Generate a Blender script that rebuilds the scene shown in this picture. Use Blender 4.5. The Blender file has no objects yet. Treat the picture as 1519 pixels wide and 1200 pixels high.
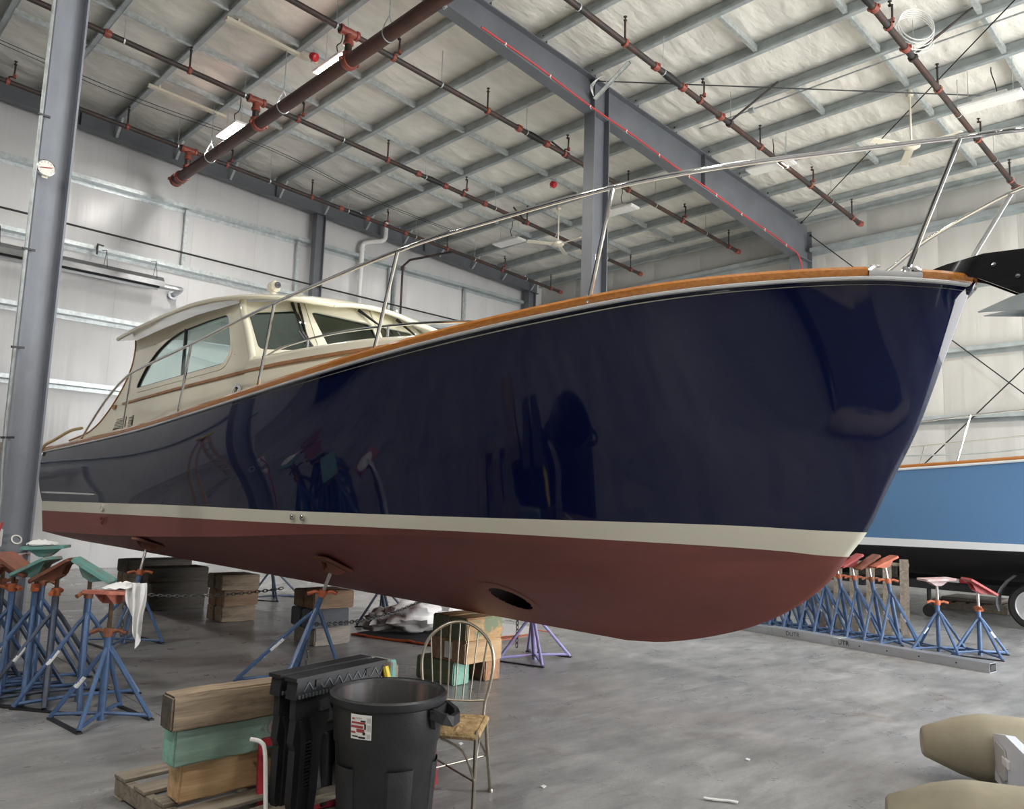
import bpy, bmesh, math, random
from mathutils import Vector, Matrix, noise
from mathutils.geometry import tessellate_polygon
random.seed(7)
PI = math.pi
SC = bpy.context.scene
COL = SC.collection

# ------------------------------------------------------------------ camera
F_PX, PITCH, ROLL, YAW = 1165.4, math.radians(7.2), math.radians(1.9), math.radians(45.9)
fw = Vector((math.cos(YAW)*math.cos(PITCH), math.sin(YAW)*math.cos(PITCH), math.sin(PITCH)))
r0 = Vector((math.sin(YAW), -math.cos(YAW), 0)); u0 = r0.cross(fw)
rt = r0*math.cos(ROLL)+u0*math.sin(ROLL); up = u0*math.cos(ROLL)-r0*math.sin(ROLL)
cd = bpy.data.cameras.new('camera'); cam = bpy.data.objects.new('camera', cd); COL.objects.link(cam)
m = Matrix((rt, up, -fw)).transposed().to_4x4(); m.translation = (0, 0, 1.6)
cam.matrix_world = m
cd.sensor_width = 36.0; cd.lens = 36.0*F_PX/1519.0; cd.clip_start = 0.05; cd.clip_end = 300
SC.camera = cam

# ------------------------------------------------------------------ daylight, exposure
SC.view_settings.view_transform = 'Standard'; SC.view_settings.look = 'None'
SC.view_settings.gamma = 1.0; SC.view_settings.use_curve_mapping = False
SC.view_settings.exposure = 0.6
w = bpy.data.worlds.new('overcast_day'); SC.world = w; w.use_nodes = True
wn = w.node_tree.nodes; wl = w.node_tree.links
bg = wn['Background']; bg.inputs['Strength'].default_value = 9.0
tc = wn.new('ShaderNodeTexCoord'); sx = wn.new('ShaderNodeSeparateXYZ'); wl.new(tc.outputs['Generated'], sx.inputs[0])
rp = wn.new('ShaderNodeValToRGB'); wl.new(sx.outputs['Z'], rp.inputs[0])
mp = wn.new('ShaderNodeMapRange'); wl.new(sx.outputs['Z'], mp.inputs['Value']); mp.inputs['From Min'].default_value = -1
wl.new(mp.outputs[0], rp.inputs[0])
e = rp.color_ramp.elements
e[0].position = 0.0; e[0].color = (.80, .79, .76, 1)       # sunlit paved yard outside
e[1].position = 1.0; e[1].color = (.80, .88, 1.0, 1)       # overcast sky
a = e.new(.495); a.color = (.85, .84, .81, 1)
a = e.new(.51); a.color = (1, 1, 1, 1)
wl.new(rp.outputs[0], bg.inputs['Color'])

# building measurements (metres)
XE, XW, YN, YS = 18.5, -14.8, 17.84, -6.2    # far wall, opposite wall, gable wall, door wall
XRIDGE, SLOPE = 1.87, .047
YF = 8.6                                       # frame line with the columns
def zp(x):                                     # underside of the purlins
    return 8.75+SLOPE*(XE-x) if x > XRIDGE else 8.75+SLOPE*(XE-XRIDGE)-SLOPE*(XRIDGE-x)
DOORS = [(7.0, 17.8, 6.4)]                     # open hangar door in the south wall: x0, x1, height
for x0, x1, h in DOORS:                        # portal in the open doorway: guides sky light in, emits nothing
    ld = bpy.data.lights.new('doorway_portal', 'AREA'); ld.shape = 'RECTANGLE'; ld.size = x1-x0; ld.size_y = h
    ld.cycles.is_portal = True
    lo = bpy.data.objects.new('doorway_portal', ld); COL.objects.link(lo)
    lo.location = ((x0+x1)/2, YS-.05, h/2); lo.rotation_euler = (PI/2, 0, 0)

# ------------------------------------------------------------------ helpers
ORG = {}
def V(*a): return Vector(a)
def lerp(a, b, t): return a+(b-a)*t
def tab(t, x):                                 # smooth table lookup
    if x <= t[0][0]: return t[0][1]
    if x >= t[-1][0]: return t[-1][1]
    n = len(t)
    for i in range(n-1):
        if x <= t[i+1][0]: break
    x0, y0 = t[i]; x1, y1 = t[i+1]; h = x1-x0; s = (x-x0)/h
    def sl(k):
        if k == 0: return (t[1][1]-t[0][1])/(t[1][0]-t[0][0])
        if k == n-1: return (t[-1][1]-t[-2][1])/(t[-1][0]-t[-2][0])
        return (t[k+1][1]-t[k-1][1])/(t[k+1][0]-t[k-1][0])
    m0, m1 = sl(i)*h, sl(i+1)*h
    return (2*s**3-3*s*s+1)*y0+(s**3-2*s*s+s)*m0+(-2*s**3+3*s*s)*y1+(s**3-s*s)*m1
def sstep(x): x = max(0, min(1, x)); return x*x*(3-2*x)

class MB:
    def __init__(s): s.v = []; s.f = []; s.mi = []; s.m = 0; s.uv = None
    def add(s, vs, fs, mi=None):
        o = len(s.v); s.v += [Vector(p) for p in vs]
        for f in fs: s.f.append([i+o for i in f]); s.mi.append(s.m if mi is None else mi)
        return s
    def box(s, c, d, rot=None, mi=None):
        c = Vector(c); x, y, z = d[0]/2, d[1]/2, d[2]/2
        vs = [Vector((i*x, j*y, k*z)) for k in (-1, 1) for j in (-1, 1) for i in (-1, 1)]
        if rot is not None: vs = [rot @ p for p in vs]
        return s.add([c+p for p in vs], [(0, 2, 3, 1), (4, 5, 7, 6), (0, 1, 5, 4), (2, 6, 7, 3), (0, 4, 6, 2), (1, 3, 7, 5)], mi)
    def bbox(s, c, d, b=.008, rot=None, mi=None):   # box with chamfered edges
        c = Vector(c); h = [d[0]/2, d[1]/2, d[2]/2]; bm = bmesh.new()
        bmesh.ops.create_cube(bm, size=1)
        for q in bm.verts: q.co = Vector((q.co.x*d[0], q.co.y*d[1], q.co.z*d[2]))
        bmesh.ops.bevel(bm, geom=bm.edges[:], offset=b, segments=1, affect='EDGES')
        bm.verts.index_update()
        vs = [(rot @ q.co if rot is not None else q.co.copy())+c for q in bm.verts]
        fs = [[q.index for q in f.verts] for f in bm.faces]; bm.free()
        return s.add(vs, fs, mi)
    def beam(s, a, b, w, h, mi=None, upv=(0, 0, 1)):  # rectangular bar a->b
        a, b = Vector(a), Vector(b); d = (b-a); L = d.length; d.normalize()
        r = d.cross(Vector(upv))
        if r.length < 1e-4: r = d.cross(Vector((1, 0, 0)))
        r.normalize(); u = r.cross(d)
        R = Matrix((d, r, u)).transposed()
        return s.box((a+b)/2, (L, w, h), R, mi)
    def tube(s, pts, r, n=10, caps=True, mi=None, closed=False):
        pts = [Vector(p) for p in pts]; N = len(pts); rs = r if isinstance(r, (list, tuple)) else [r]*N
        o = len(s.v); ref = None
        for i, p in enumerate(pts):
            if closed: t = pts[(i+1) % N]-pts[i-1]
            elif i == 0: t = pts[1]-pts[0]
            elif i == N-1: t = pts[-1]-pts[-2]
            else:
                t = (pts[i+1]-pts[i]).normalized()+(pts[i]-pts[i-1]).normalized()
            t.normalize()
            if ref is None:
                ref = t.cross(Vector((0, 0, 1)))
                if ref.length < .05: ref = t.cross(Vector((1, 0, 0)))
            ref = (ref-t*ref.dot(t)).normalized(); bn = t.cross(ref)
            for k in range(n):
                a = 2*PI*k/n; s.v.append(p+(ref*math.cos(a)+bn*math.sin(a))*rs[i])
        M = s.m if mi is None else mi
        for i in range(N if closed else N-1):
            j = (i+1) % N
            for k in range(n):
                s.f.append([o+i*n+k, o+i*n+(k+1) % n, o+j*n+(k+1) % n, o+j*n+k]); s.mi.append(M)
        if caps and not closed:
            s.f.append([o+k for k in range(n)][::-1]); s.mi.append(M)
            s.f.append([o+(N-1)*n+k for k in range(n)]); s.mi.append(M)
        return s
    def lathe(s, prof, c=(0, 0, 0), n=24, ax=None, mi=None):  # prof: (r, h)
        c = Vector(c); d = Vector(ax or (0, 0, 1)).normalized()
        r = d.cross(Vector((0, 0, 1)))
        if r.length < .01: r = Vector((1, 0, 0))
        r.normalize(); q = d.cross(r); o = len(s.v); M = s.m if mi is None else mi
        for (R, h) in prof:
            for k in range(n):
                a = 2*PI*k/n; s.v.append(c+d*h+(r*math.cos(a)+q*math.sin(a))*R)
        for i in range(len(prof)-1):
            for k in range(n):
                s.f.append([o+i*n+k, o+i*n+(k+1) % n, o+(i+1)*n+(k+1) % n, o+(i+1)*n+k]); s.mi.append(M)
        return s
    def grid(s, P, mi=None, closed_v=False):   # P[i][j] rows
        o = len(s.v); n = len(P[0]); M = s.m if mi is None else mi
        for row in P: s.v += [Vector(p) for p in row]
        for i in range(len(P)-1):
            for j in range(n-1 if not closed_v else n):
                k = (j+1) % n
                s.f.append([o+i*n+j, o+i*n+k, o+(i+1)*n+k, o+(i+1)*n+j]); s.mi.append(M)
        return s
    def prism(s, poly, fn, t, holes=(), mi=None):  # 2D polygon (with holes) -> fn(u,v,w), w in {0,t}
        loops = [poly]+list(holes); flat = [p for l in loops for p in l]
        tris = tessellate_polygon([[Vector((p[0], p[1], 0)) for p in l] for l in loops])
        n = len(flat)
        vs = [fn(p[0], p[1], 0) for p in flat]+[fn(p[0], p[1], t) for p in flat]
        fs = [tuple(q) for q in tris]+[tuple(i+n for i in reversed(q)) for q in tris]
        k = 0
        for l in loops:
            L = len(l)
            for i in range(L): j = (i+1) % L; fs.append((k+i, k+j, n+k+j, n+k+i))
            k += L
        return s.add(vs, fs, mi)
    def sweep(s, path, prof, closed_prof=True, up=(0, 0, 1), caps=True, mi=None):  # prof (side, up)
        path = [Vector(p) for p in path]; N = len(path); P = []
        for i, p in enumerate(path):
            t = (path[min(i+1, N-1)]-path[max(i-1, 0)]).normalized()
            side = t.cross(Vector(up)).normalized(); uu = side.cross(t)
            P.append([p+side*a+uu*b for a, b in prof])
        o = len(s.v); s.grid(P, mi, closed_prof)
        if caps and closed_prof:
            n = len(prof); M = s.m if mi is None else mi
            s.f.append([o+k for k in range(n)][::-1]); s.mi.append(M)
            s.f.append([o+(N-1)*n+k for k in range(n)]); s.mi.append(M)
        return s
    def build(s, name, mat, parent=None, smooth=False, org=None, ang=40, recalc=True):
        o0 = Vector((0, 0, 0))
        if parent is not None: o0 = ORG.get(parent.name, Vector((0, 0, 0)))
        elif org is not None: o0 = Vector(org)
        me = bpy.data.meshes.new(name)
        me.from_pydata([tuple(p-o0) for p in s.v], [], s.f)
        mats = mat if isinstance(mat, (list, tuple)) else [mat]
        for q in mats: me.materials.append(M[q] if isinstance(q, str) else q)
        if len(mats) > 1: me.polygons.foreach_set('material_index', s.mi)
        if recalc:
            bm = bmesh.new(); bm.from_mesh(me); bmesh.ops.recalc_face_normals(bm, faces=bm.faces); bm.to_mesh(me); bm.free()
        if smooth:
            me.polygons.foreach_set('use_smooth', [True]*len(me.polygons))
            me.set_sharp_from_angle(angle=math.radians(ang))
        me.update()
        ob = bpy.data.objects.new(name, me); COL.objects.link(ob)
        if parent is not None: ob.parent = parent
        else: ob.location = o0
        ORG[ob.name] = o0
        return ob
def thing(name, label, cat, loc=(0, 0, 0), group=None, kind=None):
    o = bpy.data.objects.new(name, None); COL.objects.link(o); o.location = loc; o.empty_display_size = .1
    ORG[o.name] = Vector(loc)
    return tag(o, label, cat, group, kind)
def tag(o, label=None, cat=None, group=None, kind=None):
    if label: o['label'] = label
    if cat: o['category'] = cat
    if group: o['group'] = group
    if kind: o['kind'] = kind
    return o
def arc(c, r, a0, a1, n, ax=(1, 0, 0), ay=(0, 0, 1)):
    c = Vector(c); ax = Vector(ax); ay = Vector(ay)
    return [c+ax*r*math.cos(lerp(a0, a1, i/n))+ay*r*math.sin(lerp(a0, a1, i/n)) for i in range(n+1)]
def catmull(pts, n=8):
    pts = [Vector(p) for p in pts]; out = []
    for i in range(len(pts)-1):
        p0 = pts[max(i-1, 0)]; p1 = pts[i]; p2 = pts[i+1]; p3 = pts[min(i+2, len(pts)-1)]
        for k in range(n):
            t = k/n
            out.append(.5*((2*p1)+(p2-p0)*t+(2*p0-5*p1+4*p2-p3)*t*t+(3*p1-p0-3*p2+p3)*t**3))
    return out+[pts[-1]]

# ------------------------------------------------------------------ materials
M = {}
def mat(name, col, rough=.5, metal=0, var=0, vs=4, bump=0, bs=30, col2=None, stretch=(1, 1, 1), coat=0, spec=.5, emit=0, alpha=None, thr=(.35, .65), detail=4, vr=0):
    mt = bpy.data.materials.new(name); mt.use_nodes = True; nt = mt.node_tree; b = nt.nodes['Principled BSDF']
    c = (col[0], col[1], col[2], 1)
    b.inputs['Base Color'].default_value = c; b.inputs['Roughness'].default_value = rough; b.inputs['Metallic'].default_value = metal
    b.inputs['Specular IOR Level'].default_value = spec; b.inputs['Coat Weight'].default_value = coat
    if emit: b.inputs['Emission Color'].default_value = c; b.inputs['Emission Strength'].default_value = emit
    t = nt.nodes.new('ShaderNodeTexCoord'); mp = nt.nodes.new('ShaderNodeMapping'); nt.links.new(t.outputs['Object'], mp.inputs[0])
    mp.inputs['Scale'].default_value = stretch
    if var or col2 or vr:
        n = nt.nodes.new('ShaderNodeTexNoise'); n.inputs['Scale'].default_value = vs; n.inputs['Detail'].default_value = detail; n.inputs['Roughness'].default_value = .6
        nt.links.new(mp.outputs[0], n.inputs['Vector'])
        r = nt.nodes.new('ShaderNodeValToRGB'); nt.links.new(n.outputs['Fac'], r.inputs[0])
        r.color_ramp.elements[0].position = thr[0]; r.color_ramp.elements[1].position = thr[1]
        c2 = col2 or tuple(x*(1-var) for x in col); c1 = col if col2 else tuple(min(1, x*(1+var)) for x in col)
        r.color_ramp.elements[0].color = (*c2, 1); r.color_ramp.elements[1].color = (*c1, 1)
        nt.links.new(r.outputs[0], b.inputs['Base Color'])
        if vr:
            q = nt.nodes.new('ShaderNodeMapRange'); q.inputs['To Min'].default_value = rough-vr; q.inputs['To Max'].default_value = rough+vr
            nt.links.new(n.outputs['Fac'], q.inputs['Value']); nt.links.new(q.outputs[0], b.inputs['Roughness'])
    if bump:
        n2 = nt.nodes.new('ShaderNodeTexNoise'); n2.inputs['Scale'].default_value = bs; n2.inputs['Detail'].default_value = 3
        nt.links.new(mp.outputs[0], n2.inputs['Vector'])
        bp = nt.nodes.new('ShaderNodeBump'); bp.inputs['Strength'].default_value = bump; bp.inputs['Distance'].default_value = .02
        nt.links.new(n2.outputs['Fac'], bp.inputs['Height']); nt.links.new(bp.outputs[0], b.inputs['Normal'])
    M[name] = mt; return mt

def concrete():
    mt = bpy.data.materials.new('concrete'); mt.use_nodes = True; nt = mt.node_tree; N = nt.nodes; L = nt.links; b = N['Principled BSDF']
    t = N.new('ShaderNodeTexCoord')
    def nz(scale, detail, rough, dist=0, st=(1, 1, 1), rot=0):
        mp = N.new('ShaderNodeMapping'); mp.inputs['Scale'].default_value = st; mp.inputs['Rotation'].default_value = (0, 0, rot); L.new(t.outputs['Object'], mp.inputs[0])
        n = N.new('ShaderNodeTexNoise'); n.inputs['Scale'].default_value = scale; n.inputs['Detail'].default_value = detail; n.inputs['Roughness'].default_value = rough; n.inputs['Distortion'].default_value = dist
        L.new(mp.outputs[0], n.inputs['Vector']); return n.outputs['Fac']
    def ramp(f, a, ca, bb, cb):
        r = N.new('ShaderNodeValToRGB'); L.new(f, r.inputs[0]); r.color_ramp.elements[0].position = a; r.color_ramp.elements[1].position = bb
        r.color_ramp.elements[0].color = (*ca, 1); r.color_ramp.elements[1].color = (*cb, 1); return r.outputs[0]
    def mix(mode, f, a, c):
        x = N.new('ShaderNodeMix'); x.data_type = 'RGBA'; x.blend_type = mode
        if isinstance(f, float): x.inputs[0].default_value = f
        else: L.new(f, x.inputs[0])
        L.new(a, x.inputs[6])
        if isinstance(c, tuple): x.inputs[7].default_value = (*c, 1)
        else: L.new(c, x.inputs[7])
        return x.outputs[2]
    base = ramp(nz(.55, 7, .68, .2), .3, (.21, .21, .207), .7, (.385, .385, .385))
    streak = ramp(nz(4.0, 8, .7, .15, (.45, 1.6, 1), .5), .36, (.66, .66, .66), .66, (1.2, 1.2, 1.2))
    c = mix('MULTIPLY', .8, base, streak)
    fine = ramp(nz(45, 4, .7), .3, (.86, .86, .86), .7, (1.1, 1.1, 1.1)); c = mix('MULTIPLY', .7, c, fine)
    st = ramp(nz(.9, 6, .65, .3), .60, (0, 0, 0), .74, (1, 1, 1)); c = mix('MIX', st, c, (.16, .125, .10))     # rusty-brown stains
    rd = ramp(nz(.42, 3, .5, .3), .63, (0, 0, 0), .80, (.5, .5, .5)); c = mix('MIX', rd, c, (.26, .15, .15))   # red antifouling dust
    wt = ramp(nz(38, 2, .4), .75, (0, 0, 0), .80, (1, 1, 1)); c = mix('MIX', wt, c, (.62, .62, .6))          # paint specks
    L.new(c, b.inputs['Base Color'])
    rr = N.new('ShaderNodeMapRange'); L.new(nz(2.2, 5, .65, .5), rr.inputs['Value']); rr.inputs['From Min'].default_value = .3; rr.inputs['From Max'].default_value = .7
    rr.inputs['To Min'].default_value = .22; rr.inputs['To Max'].default_value = .46; L.new(rr.outputs[0], b.inputs['Roughness'])
    bp = N.new('ShaderNodeBump'); bp.inputs['Strength'].default_value = .12; bp.inputs['Distance'].default_value = .01; L.new(nz(25, 5, .6), bp.inputs['Height']); L.new(bp.outputs[0], b.inputs['Normal'])
    M['concrete'] = mt
concrete()
def wood(name, c1, c2, scale=1.0, paint=None, pthr=(.45, .55), axis=(1, 9, 9), rough=.7, end=None):
    mt = bpy.data.materials.new(name); mt.use_nodes = True; nt = mt.node_tree; N = nt.nodes; L = nt.links; b = N['Principled BSDF']
    t = N.new('ShaderNodeTexCoord'); mp = N.new('ShaderNodeMapping'); L.new(t.outputs['Object'], mp.inputs[0]); mp.inputs['Scale'].default_value = tuple(a*scale for a in axis)
    n = N.new('ShaderNodeTexNoise'); n.inputs['Scale'].default_value = 2.5; n.inputs['Detail'].default_value = 7; n.inputs['Roughness'].default_value = .65; n.inputs['Distortion'].default_value = .8
    L.new(mp.outputs[0], n.inputs['Vector'])
    r = N.new('ShaderNodeValToRGB'); L.new(n.outputs['Fac'], r.inputs[0]); r.color_ramp.elements[0].position = .32; r.color_ramp.elements[1].position = .68
    r.color_ramp.elements[0].color = (*c1, 1); r.color_ramp.elements[1].color = (*c2, 1); out = r.outputs[0]
    if paint:
        n2 = N.new('ShaderNodeTexNoise'); n2.inputs['Scale'].default_value = 5; n2.inputs['Detail'].default_value = 6; n2.inputs['Roughness'].default_value = .7; L.new(t.outputs['Object'], n2.inputs['Vector'])
        r2 = N.new('ShaderNodeValToRGB'); L.new(n2.outputs['Fac'], r2.inputs[0]); r2.color_ramp.elements[0].position = pthr[0]; r2.color_ramp.elements[1].position = pthr[1]
        x = N.new('ShaderNodeMix'); x.data_type = 'RGBA'; L.new(r2.outputs[0], x.inputs[0]); L.new(out, x.inputs[6]); x.inputs[7].default_value = (*paint, 1); out = x.outputs[2]
    L.new(out, b.inputs['Base Color']); b.inputs['Roughness'].default_value = rough
    bp = N.new('ShaderNodeBump'); bp.inputs['Strength'].default_value = .35; bp.inputs['Distance'].default_value = .01; L.new(n.outputs['Fac'], bp.inputs['Height']); L.new(bp.outputs[0], b.inputs['Normal'])
    M[name] = mt
# room
mat('wall_vinyl_warm', (.56, .555, .53), .36, var=.03, vs=.8, bump=.5, bs=2.0, stretch=(3.5, 3.5, .28))
mat('insulation', (.74, .73, .70), .42, var=.04, vs=1.3, bump=.35, bs=2.2, stretch=(3.2, .8, 1))
mat('insulation_dusty', (.80, .785, .73), .40, var=.08, vs=1.1, bump=.9, bs=3.2, stretch=(1.4, 3.4, 1))
mat('wall_vinyl', (.56, .56, .57), .32, var=.025, vs=.8, bump=.5, bs=2.0, stretch=(3.5, 3.5, .28))
mat('galvanised', (.50, .54, .55), .38, metal=.55, var=.16, vs=6, stretch=(2, 2, 2))
mat('galvanised_dull', (.40, .445, .46), .42, metal=.25, var=.15, vs=3)
mat('frame_grey', (.125, .135, .155), .45, var=.08, vs=2, bump=.05, bs=60)
mat('column_grey', (.25, .27, .31), .36, var=.12, vs=2.2, stretch=(1, 1, .5), bump=.05, bs=60)
mat('pipe_rust', (.060, .030, .024), .55, col2=(.030, .026, .026), vs=2.5, thr=(.4, .62), bump=.1, bs=50)
mat('pipe_main', (.095, .036, .028), .5, col2=(.055, .024, .02), vs=4, bump=.08, bs=60)
mat('coupling_red', (.27, .065, .045), .5, var=.2, vs=9)
mat('hose_red', (.46, .035, .04), .45)
mat('cable_black', (.012, .012, .013), .5)
mat('white_plastic', (.80, .80, .79), .4)
mat('cream_plastic', (.74, .70, .58), .4)
mat('lamp_off', (.82, .82, .80), .35)
mat('lamp_lit', (1.0, .985, .93), .5, emit=60)
mat('alarm_red', (.55, .02, .03), .35)
mat('dark_metal', (.035, .036, .04), .45, metal=.4)
mat('reflector_metal', (.30, .31, .32), .35, metal=.7, var=.1, vs=5)
mat('dial_white', (.82, .81, .76), .4)
mat('concrete_dark', (.12, .12, .12), .6)
# boat
mat('navy_gelcoat', (.003, .006, .037), .04, coat=0, spec=.45)
mat('boot_cream', (.80, .77, .64), .25, coat=.3)
mat('antifoul_red', (.27, .082, .068), .55, col2=(.205, .066, .056), vs=1.6, detail=8, thr=(.3, .7), stretch=(1, .6, 1.4), bump=.06, bs=80)
mat('antifoul_shaded', (.02, .009, .008), .8)  # antifouling red with the shade of the thruster tunnel painted in
mat('teak', (.58, .235, .05), .14, col2=(.45, .155, .03), vs=5, stretch=(12, .7, 12), coat=.8)
mat('teak_dull', (.34, .16, .06), .4, var=.2, vs=8)
mat('cream_gelcoat', (.80, .765, .62), .22, coat=.5)
mat('cream_under', (.66, .58, .40), .4)
mat('chrome', (.80, .80, .80), .10, metal=1.0)
mat('deck_grey', (.45, .44, .40), .6)
mat('black_rubber', (.012, .012, .012), .5)
mat('black_gloss', (.010, .010, .011), .2, coat=.5)
mat('interior_dark', (.16, .14, .11), .5)
mat('panel_teal', (.55, .74, .70), .35)
mat('strip_bright', (.74, .75, .76), .22, metal=.35)
mat('interior_tan', (.45, .36, .22), .5)
def glass(name, tint, refl=.9):
    mt = bpy.data.materials.new(name); mt.use_nodes = True; nt = mt.node_tree; N = nt.nodes; L = nt.links
    N.remove(N['Principled BSDF']); out = N['Material Output']
    tr = N.new('ShaderNodeBsdfTransparent'); tr.inputs[0].default_value = (*tint, 1); gl = N.new('ShaderNodeBsdfGlossy'); gl.inputs['Roughness'].default_value = .02
    fr = N.new('ShaderNodeFresnel'); ge = N.new('ShaderNodeNewGeometry'); io = N.new('ShaderNodeMapRange'); io.inputs['To Min'].default_value = 1.5; io.inputs['To Max'].default_value = 1/1.5
    L.new(ge.outputs['Backfacing'], io.inputs['Value']); L.new(io.outputs[0], fr.inputs[0]); mx = N.new('ShaderNodeMixShader'); L.new(fr.outputs[0], mx.inputs[0]); L.new(tr.outputs[0], mx.inputs[1]); L.new(gl.outputs[0], mx.inputs[2])
    L.new(mx.outputs[0], out.inputs[0]); M[name] = mt
glass('glass_clear', (.80, .90, .88)); glass('glass_tint', (.62, .69, .67))
mat('blue_gelcoat', (.115, .235, .42), .55, coat=.0, spec=.25)
mat('antifoul_black', (.016, .014, .016), .55)
mat('boot_white', (.78, .80, .80), .3)
mat('line_tan', (.55, .44, .26), .8)
# yard things
mat('stand_blue', (.072, .135, .27), .36, col2=(.055, .085, .15), vs=7, detail=6, thr=(.25, .55), bump=.06, bs=70)
mat('stand_blue_worn', (.075, .105, .165), .45, col2=(.06, .055, .06), vs=9, detail=6, thr=(.3, .6))
mat('stand_lavender', (.28, .27, .52), .42, col2=(.28, .12, .16), vs=5, thr=(.25, .5))
mat('handle_orange', (.46, .125, .05), .5, var=.25, vs=12)
mat('handle_rust', (.24, .09, .045), .6, var=.3, vs=14)
mat('screw_steel', (.52, .50, .48), .35, metal=.8, var=.2, vs=20)
mat('screw_rust', (.13, .085, .06), .6, metal=.3, var=.3, vs=20)
mat('pad_orange', (.52, .13, .055), .55, col2=(.34, .09, .05), vs=9)
mat('pad_rust', (.26, .085, .045), .65, col2=(.16, .07, .05), vs=9)
mat('pad_teal', (.16, .36, .33), .55, col2=(.30, .17, .12), vs=7, thr=(.30, .48))
mat('pad_salmon', (.50, .17, .12), .55, var=.2, vs=8)
mat('pad_red', (.40, .06, .06), .5, var=.2, vs=8)
mat('pad_pale', (.62, .52, .52), .55, col2=(.42, .22, .2), vs=6)
mat('sticker_white', (.80, .80, .78), .5, col2=(.45, .46, .48), vs=60, thr=(.34, .42))
mat('rag_white', (.80, .80, .79), .85, bump=.3, bs=25)
mat('chain_steel', (.20, .20, .20), .4, metal=.8)
wood('timber_grey', (.115, .082, .055), (.34, .26, .17)); wood('timber_fresh', (.40, .24, .115), (.62, .43, .235)); wood('timber_brown', (.12, .072, .042), (.27, .165, .09))
wood('timber_green', (.17, .25, .20), (.26, .385, .31), paint=(.12, .095, .06), pthr=(.60, .70)); wood('timber_olive', (.05, .062, .035), (.10, .12, .065))
wood('timber_dark', (.038, .032, .026), (.10, .085, .065)); wood('timber_slate', (.045, .05, .06), (.085, .09, .10)); wood('timber_mixed', (.40, .22, .09), (.62, .40, .19), paint=(.20, .235, .14), pthr=(.50, .56))
wood('timber_dusty', (.14, .12, .10), (.30, .265, .22)); wood('timber_end_brown', (.30, .14, .07), (.46, .26, .14)); wood('pallet_grey', (.14, .115, .085), (.33, .285, .225))
wood('timber_end_green', (.16, .36, .28), (.28, .50, .40))
mat('bin_plastic', (.026, .027, .030), .42, col2=(.014, .0145, .016), vs=5, detail=8, thr=(.45, .8), bump=.08, bs=60)
mat('bin_inside', (.15, .09, .085), .5, col2=(.022, .021, .021), vs=9, detail=8, thr=(.50, .75), stretch=(1, 1, .18))
mat('black_plastic', (.03, .031, .034), .5, col2=(.013, .014, .016), vs=6, thr=(.45, .85))
mat('grey_plastic', (.085, .092, .105), .5, var=.15, vs=8)
mat('yellow_plastic', (.62, .46, .02), .4)
mat('champagne_metal', (.42, .38, .31), .3, metal=.85, var=.1, vs=15)
mat('rush_straw', (.46, .32, .155), .8, col2=(.25, .155, .065), vs=22, stretch=(1, 1, 1), bump=.5, bs=60)
mat('creeper_red', (.40, .03, .045), .4, var=.2, vs=9)
mat('creeper_pad', (.075, .08, .085), .55, var=.1, vs=9)
mat('wheel_grey', (.30, .27, .26), .5)
mat('mat_black', (.006, .006, .008), .9)
mat('cord_orange', (.50, .10, .03), .6)
mat('sail_white', (.74, .73, .71), .55, bump=.2, bs=12)
mat('sail_grey', (.33, .32, .31), .5)
mat('aluminium', (.55, .57, .60), .32, metal=.75, var=.12, vs=6, stretch=(1, .3, 1))
mat('tan_hypalon', (.38, .335, .235), .62, col2=(.29, .26, .19), vs=2.5, detail=6, bump=.05, bs=30)
mat('grey_patch', (.14, .14, .14), .65)
mat('rib_white', (.78, .82, .90), .3)
mat('tyre', (.012, .012, .012), .75, var=.3, vs=20)
mat('rim_silver', (.62, .62, .62), .3, metal=.7)
mat('trailer_black', (.022, .022, .024), .5)
mat('fender_steel', (.14, .145, .145), .5, var=.3, vs=14)
mat('reflector_red', (.35, .03, .03), .3); mat('reflector_white', (.6, .6, .6), .3)
mat('label_white', (.82, .81, .78), .5); mat('label_red', (.36, .05, .05), .5); mat('label_black', (.02, .02, .02), .5); mat('label_grey', (.5, .5, .48), .5)
mat('outside_wall', (.30, .31, .32), .6)
mat('tarp_dark', (.018, .019, .022), .7, bump=.2, bs=6)
mat('back_wall_darkened', (.10, .10, .105), .6)  # unseen back wall darkened so the navy hull mirrors less white
# ================================================================== the building
def nz(x, y, z=0): return noise.noise(Vector((x, y, z)))
# floor: cast slabs with saw joints over a dark bed
fl = MB().box(((XE+XW)/2, (YN+YS)/2, -.16), (XE-XW, YN-YS, .2)).build('floor', 'concrete_dark'); tag(fl, kind='structure')
jx = [XW, -6.4, 2.35, 11.05, XE]; jy = [YS, -2.0, 4.1, 12.6, YN]
for i in range(4):
    for j in range(4):
        g = .004
        MB().box(((jx[i]+jx[i+1])/2, (jy[j]+jy[j+1])/2, -.04), (jx[i+1]-jx[i]-2*g, jy[j+1]-jy[j]-2*g, .08)).build('slab', 'concrete', fl)
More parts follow.
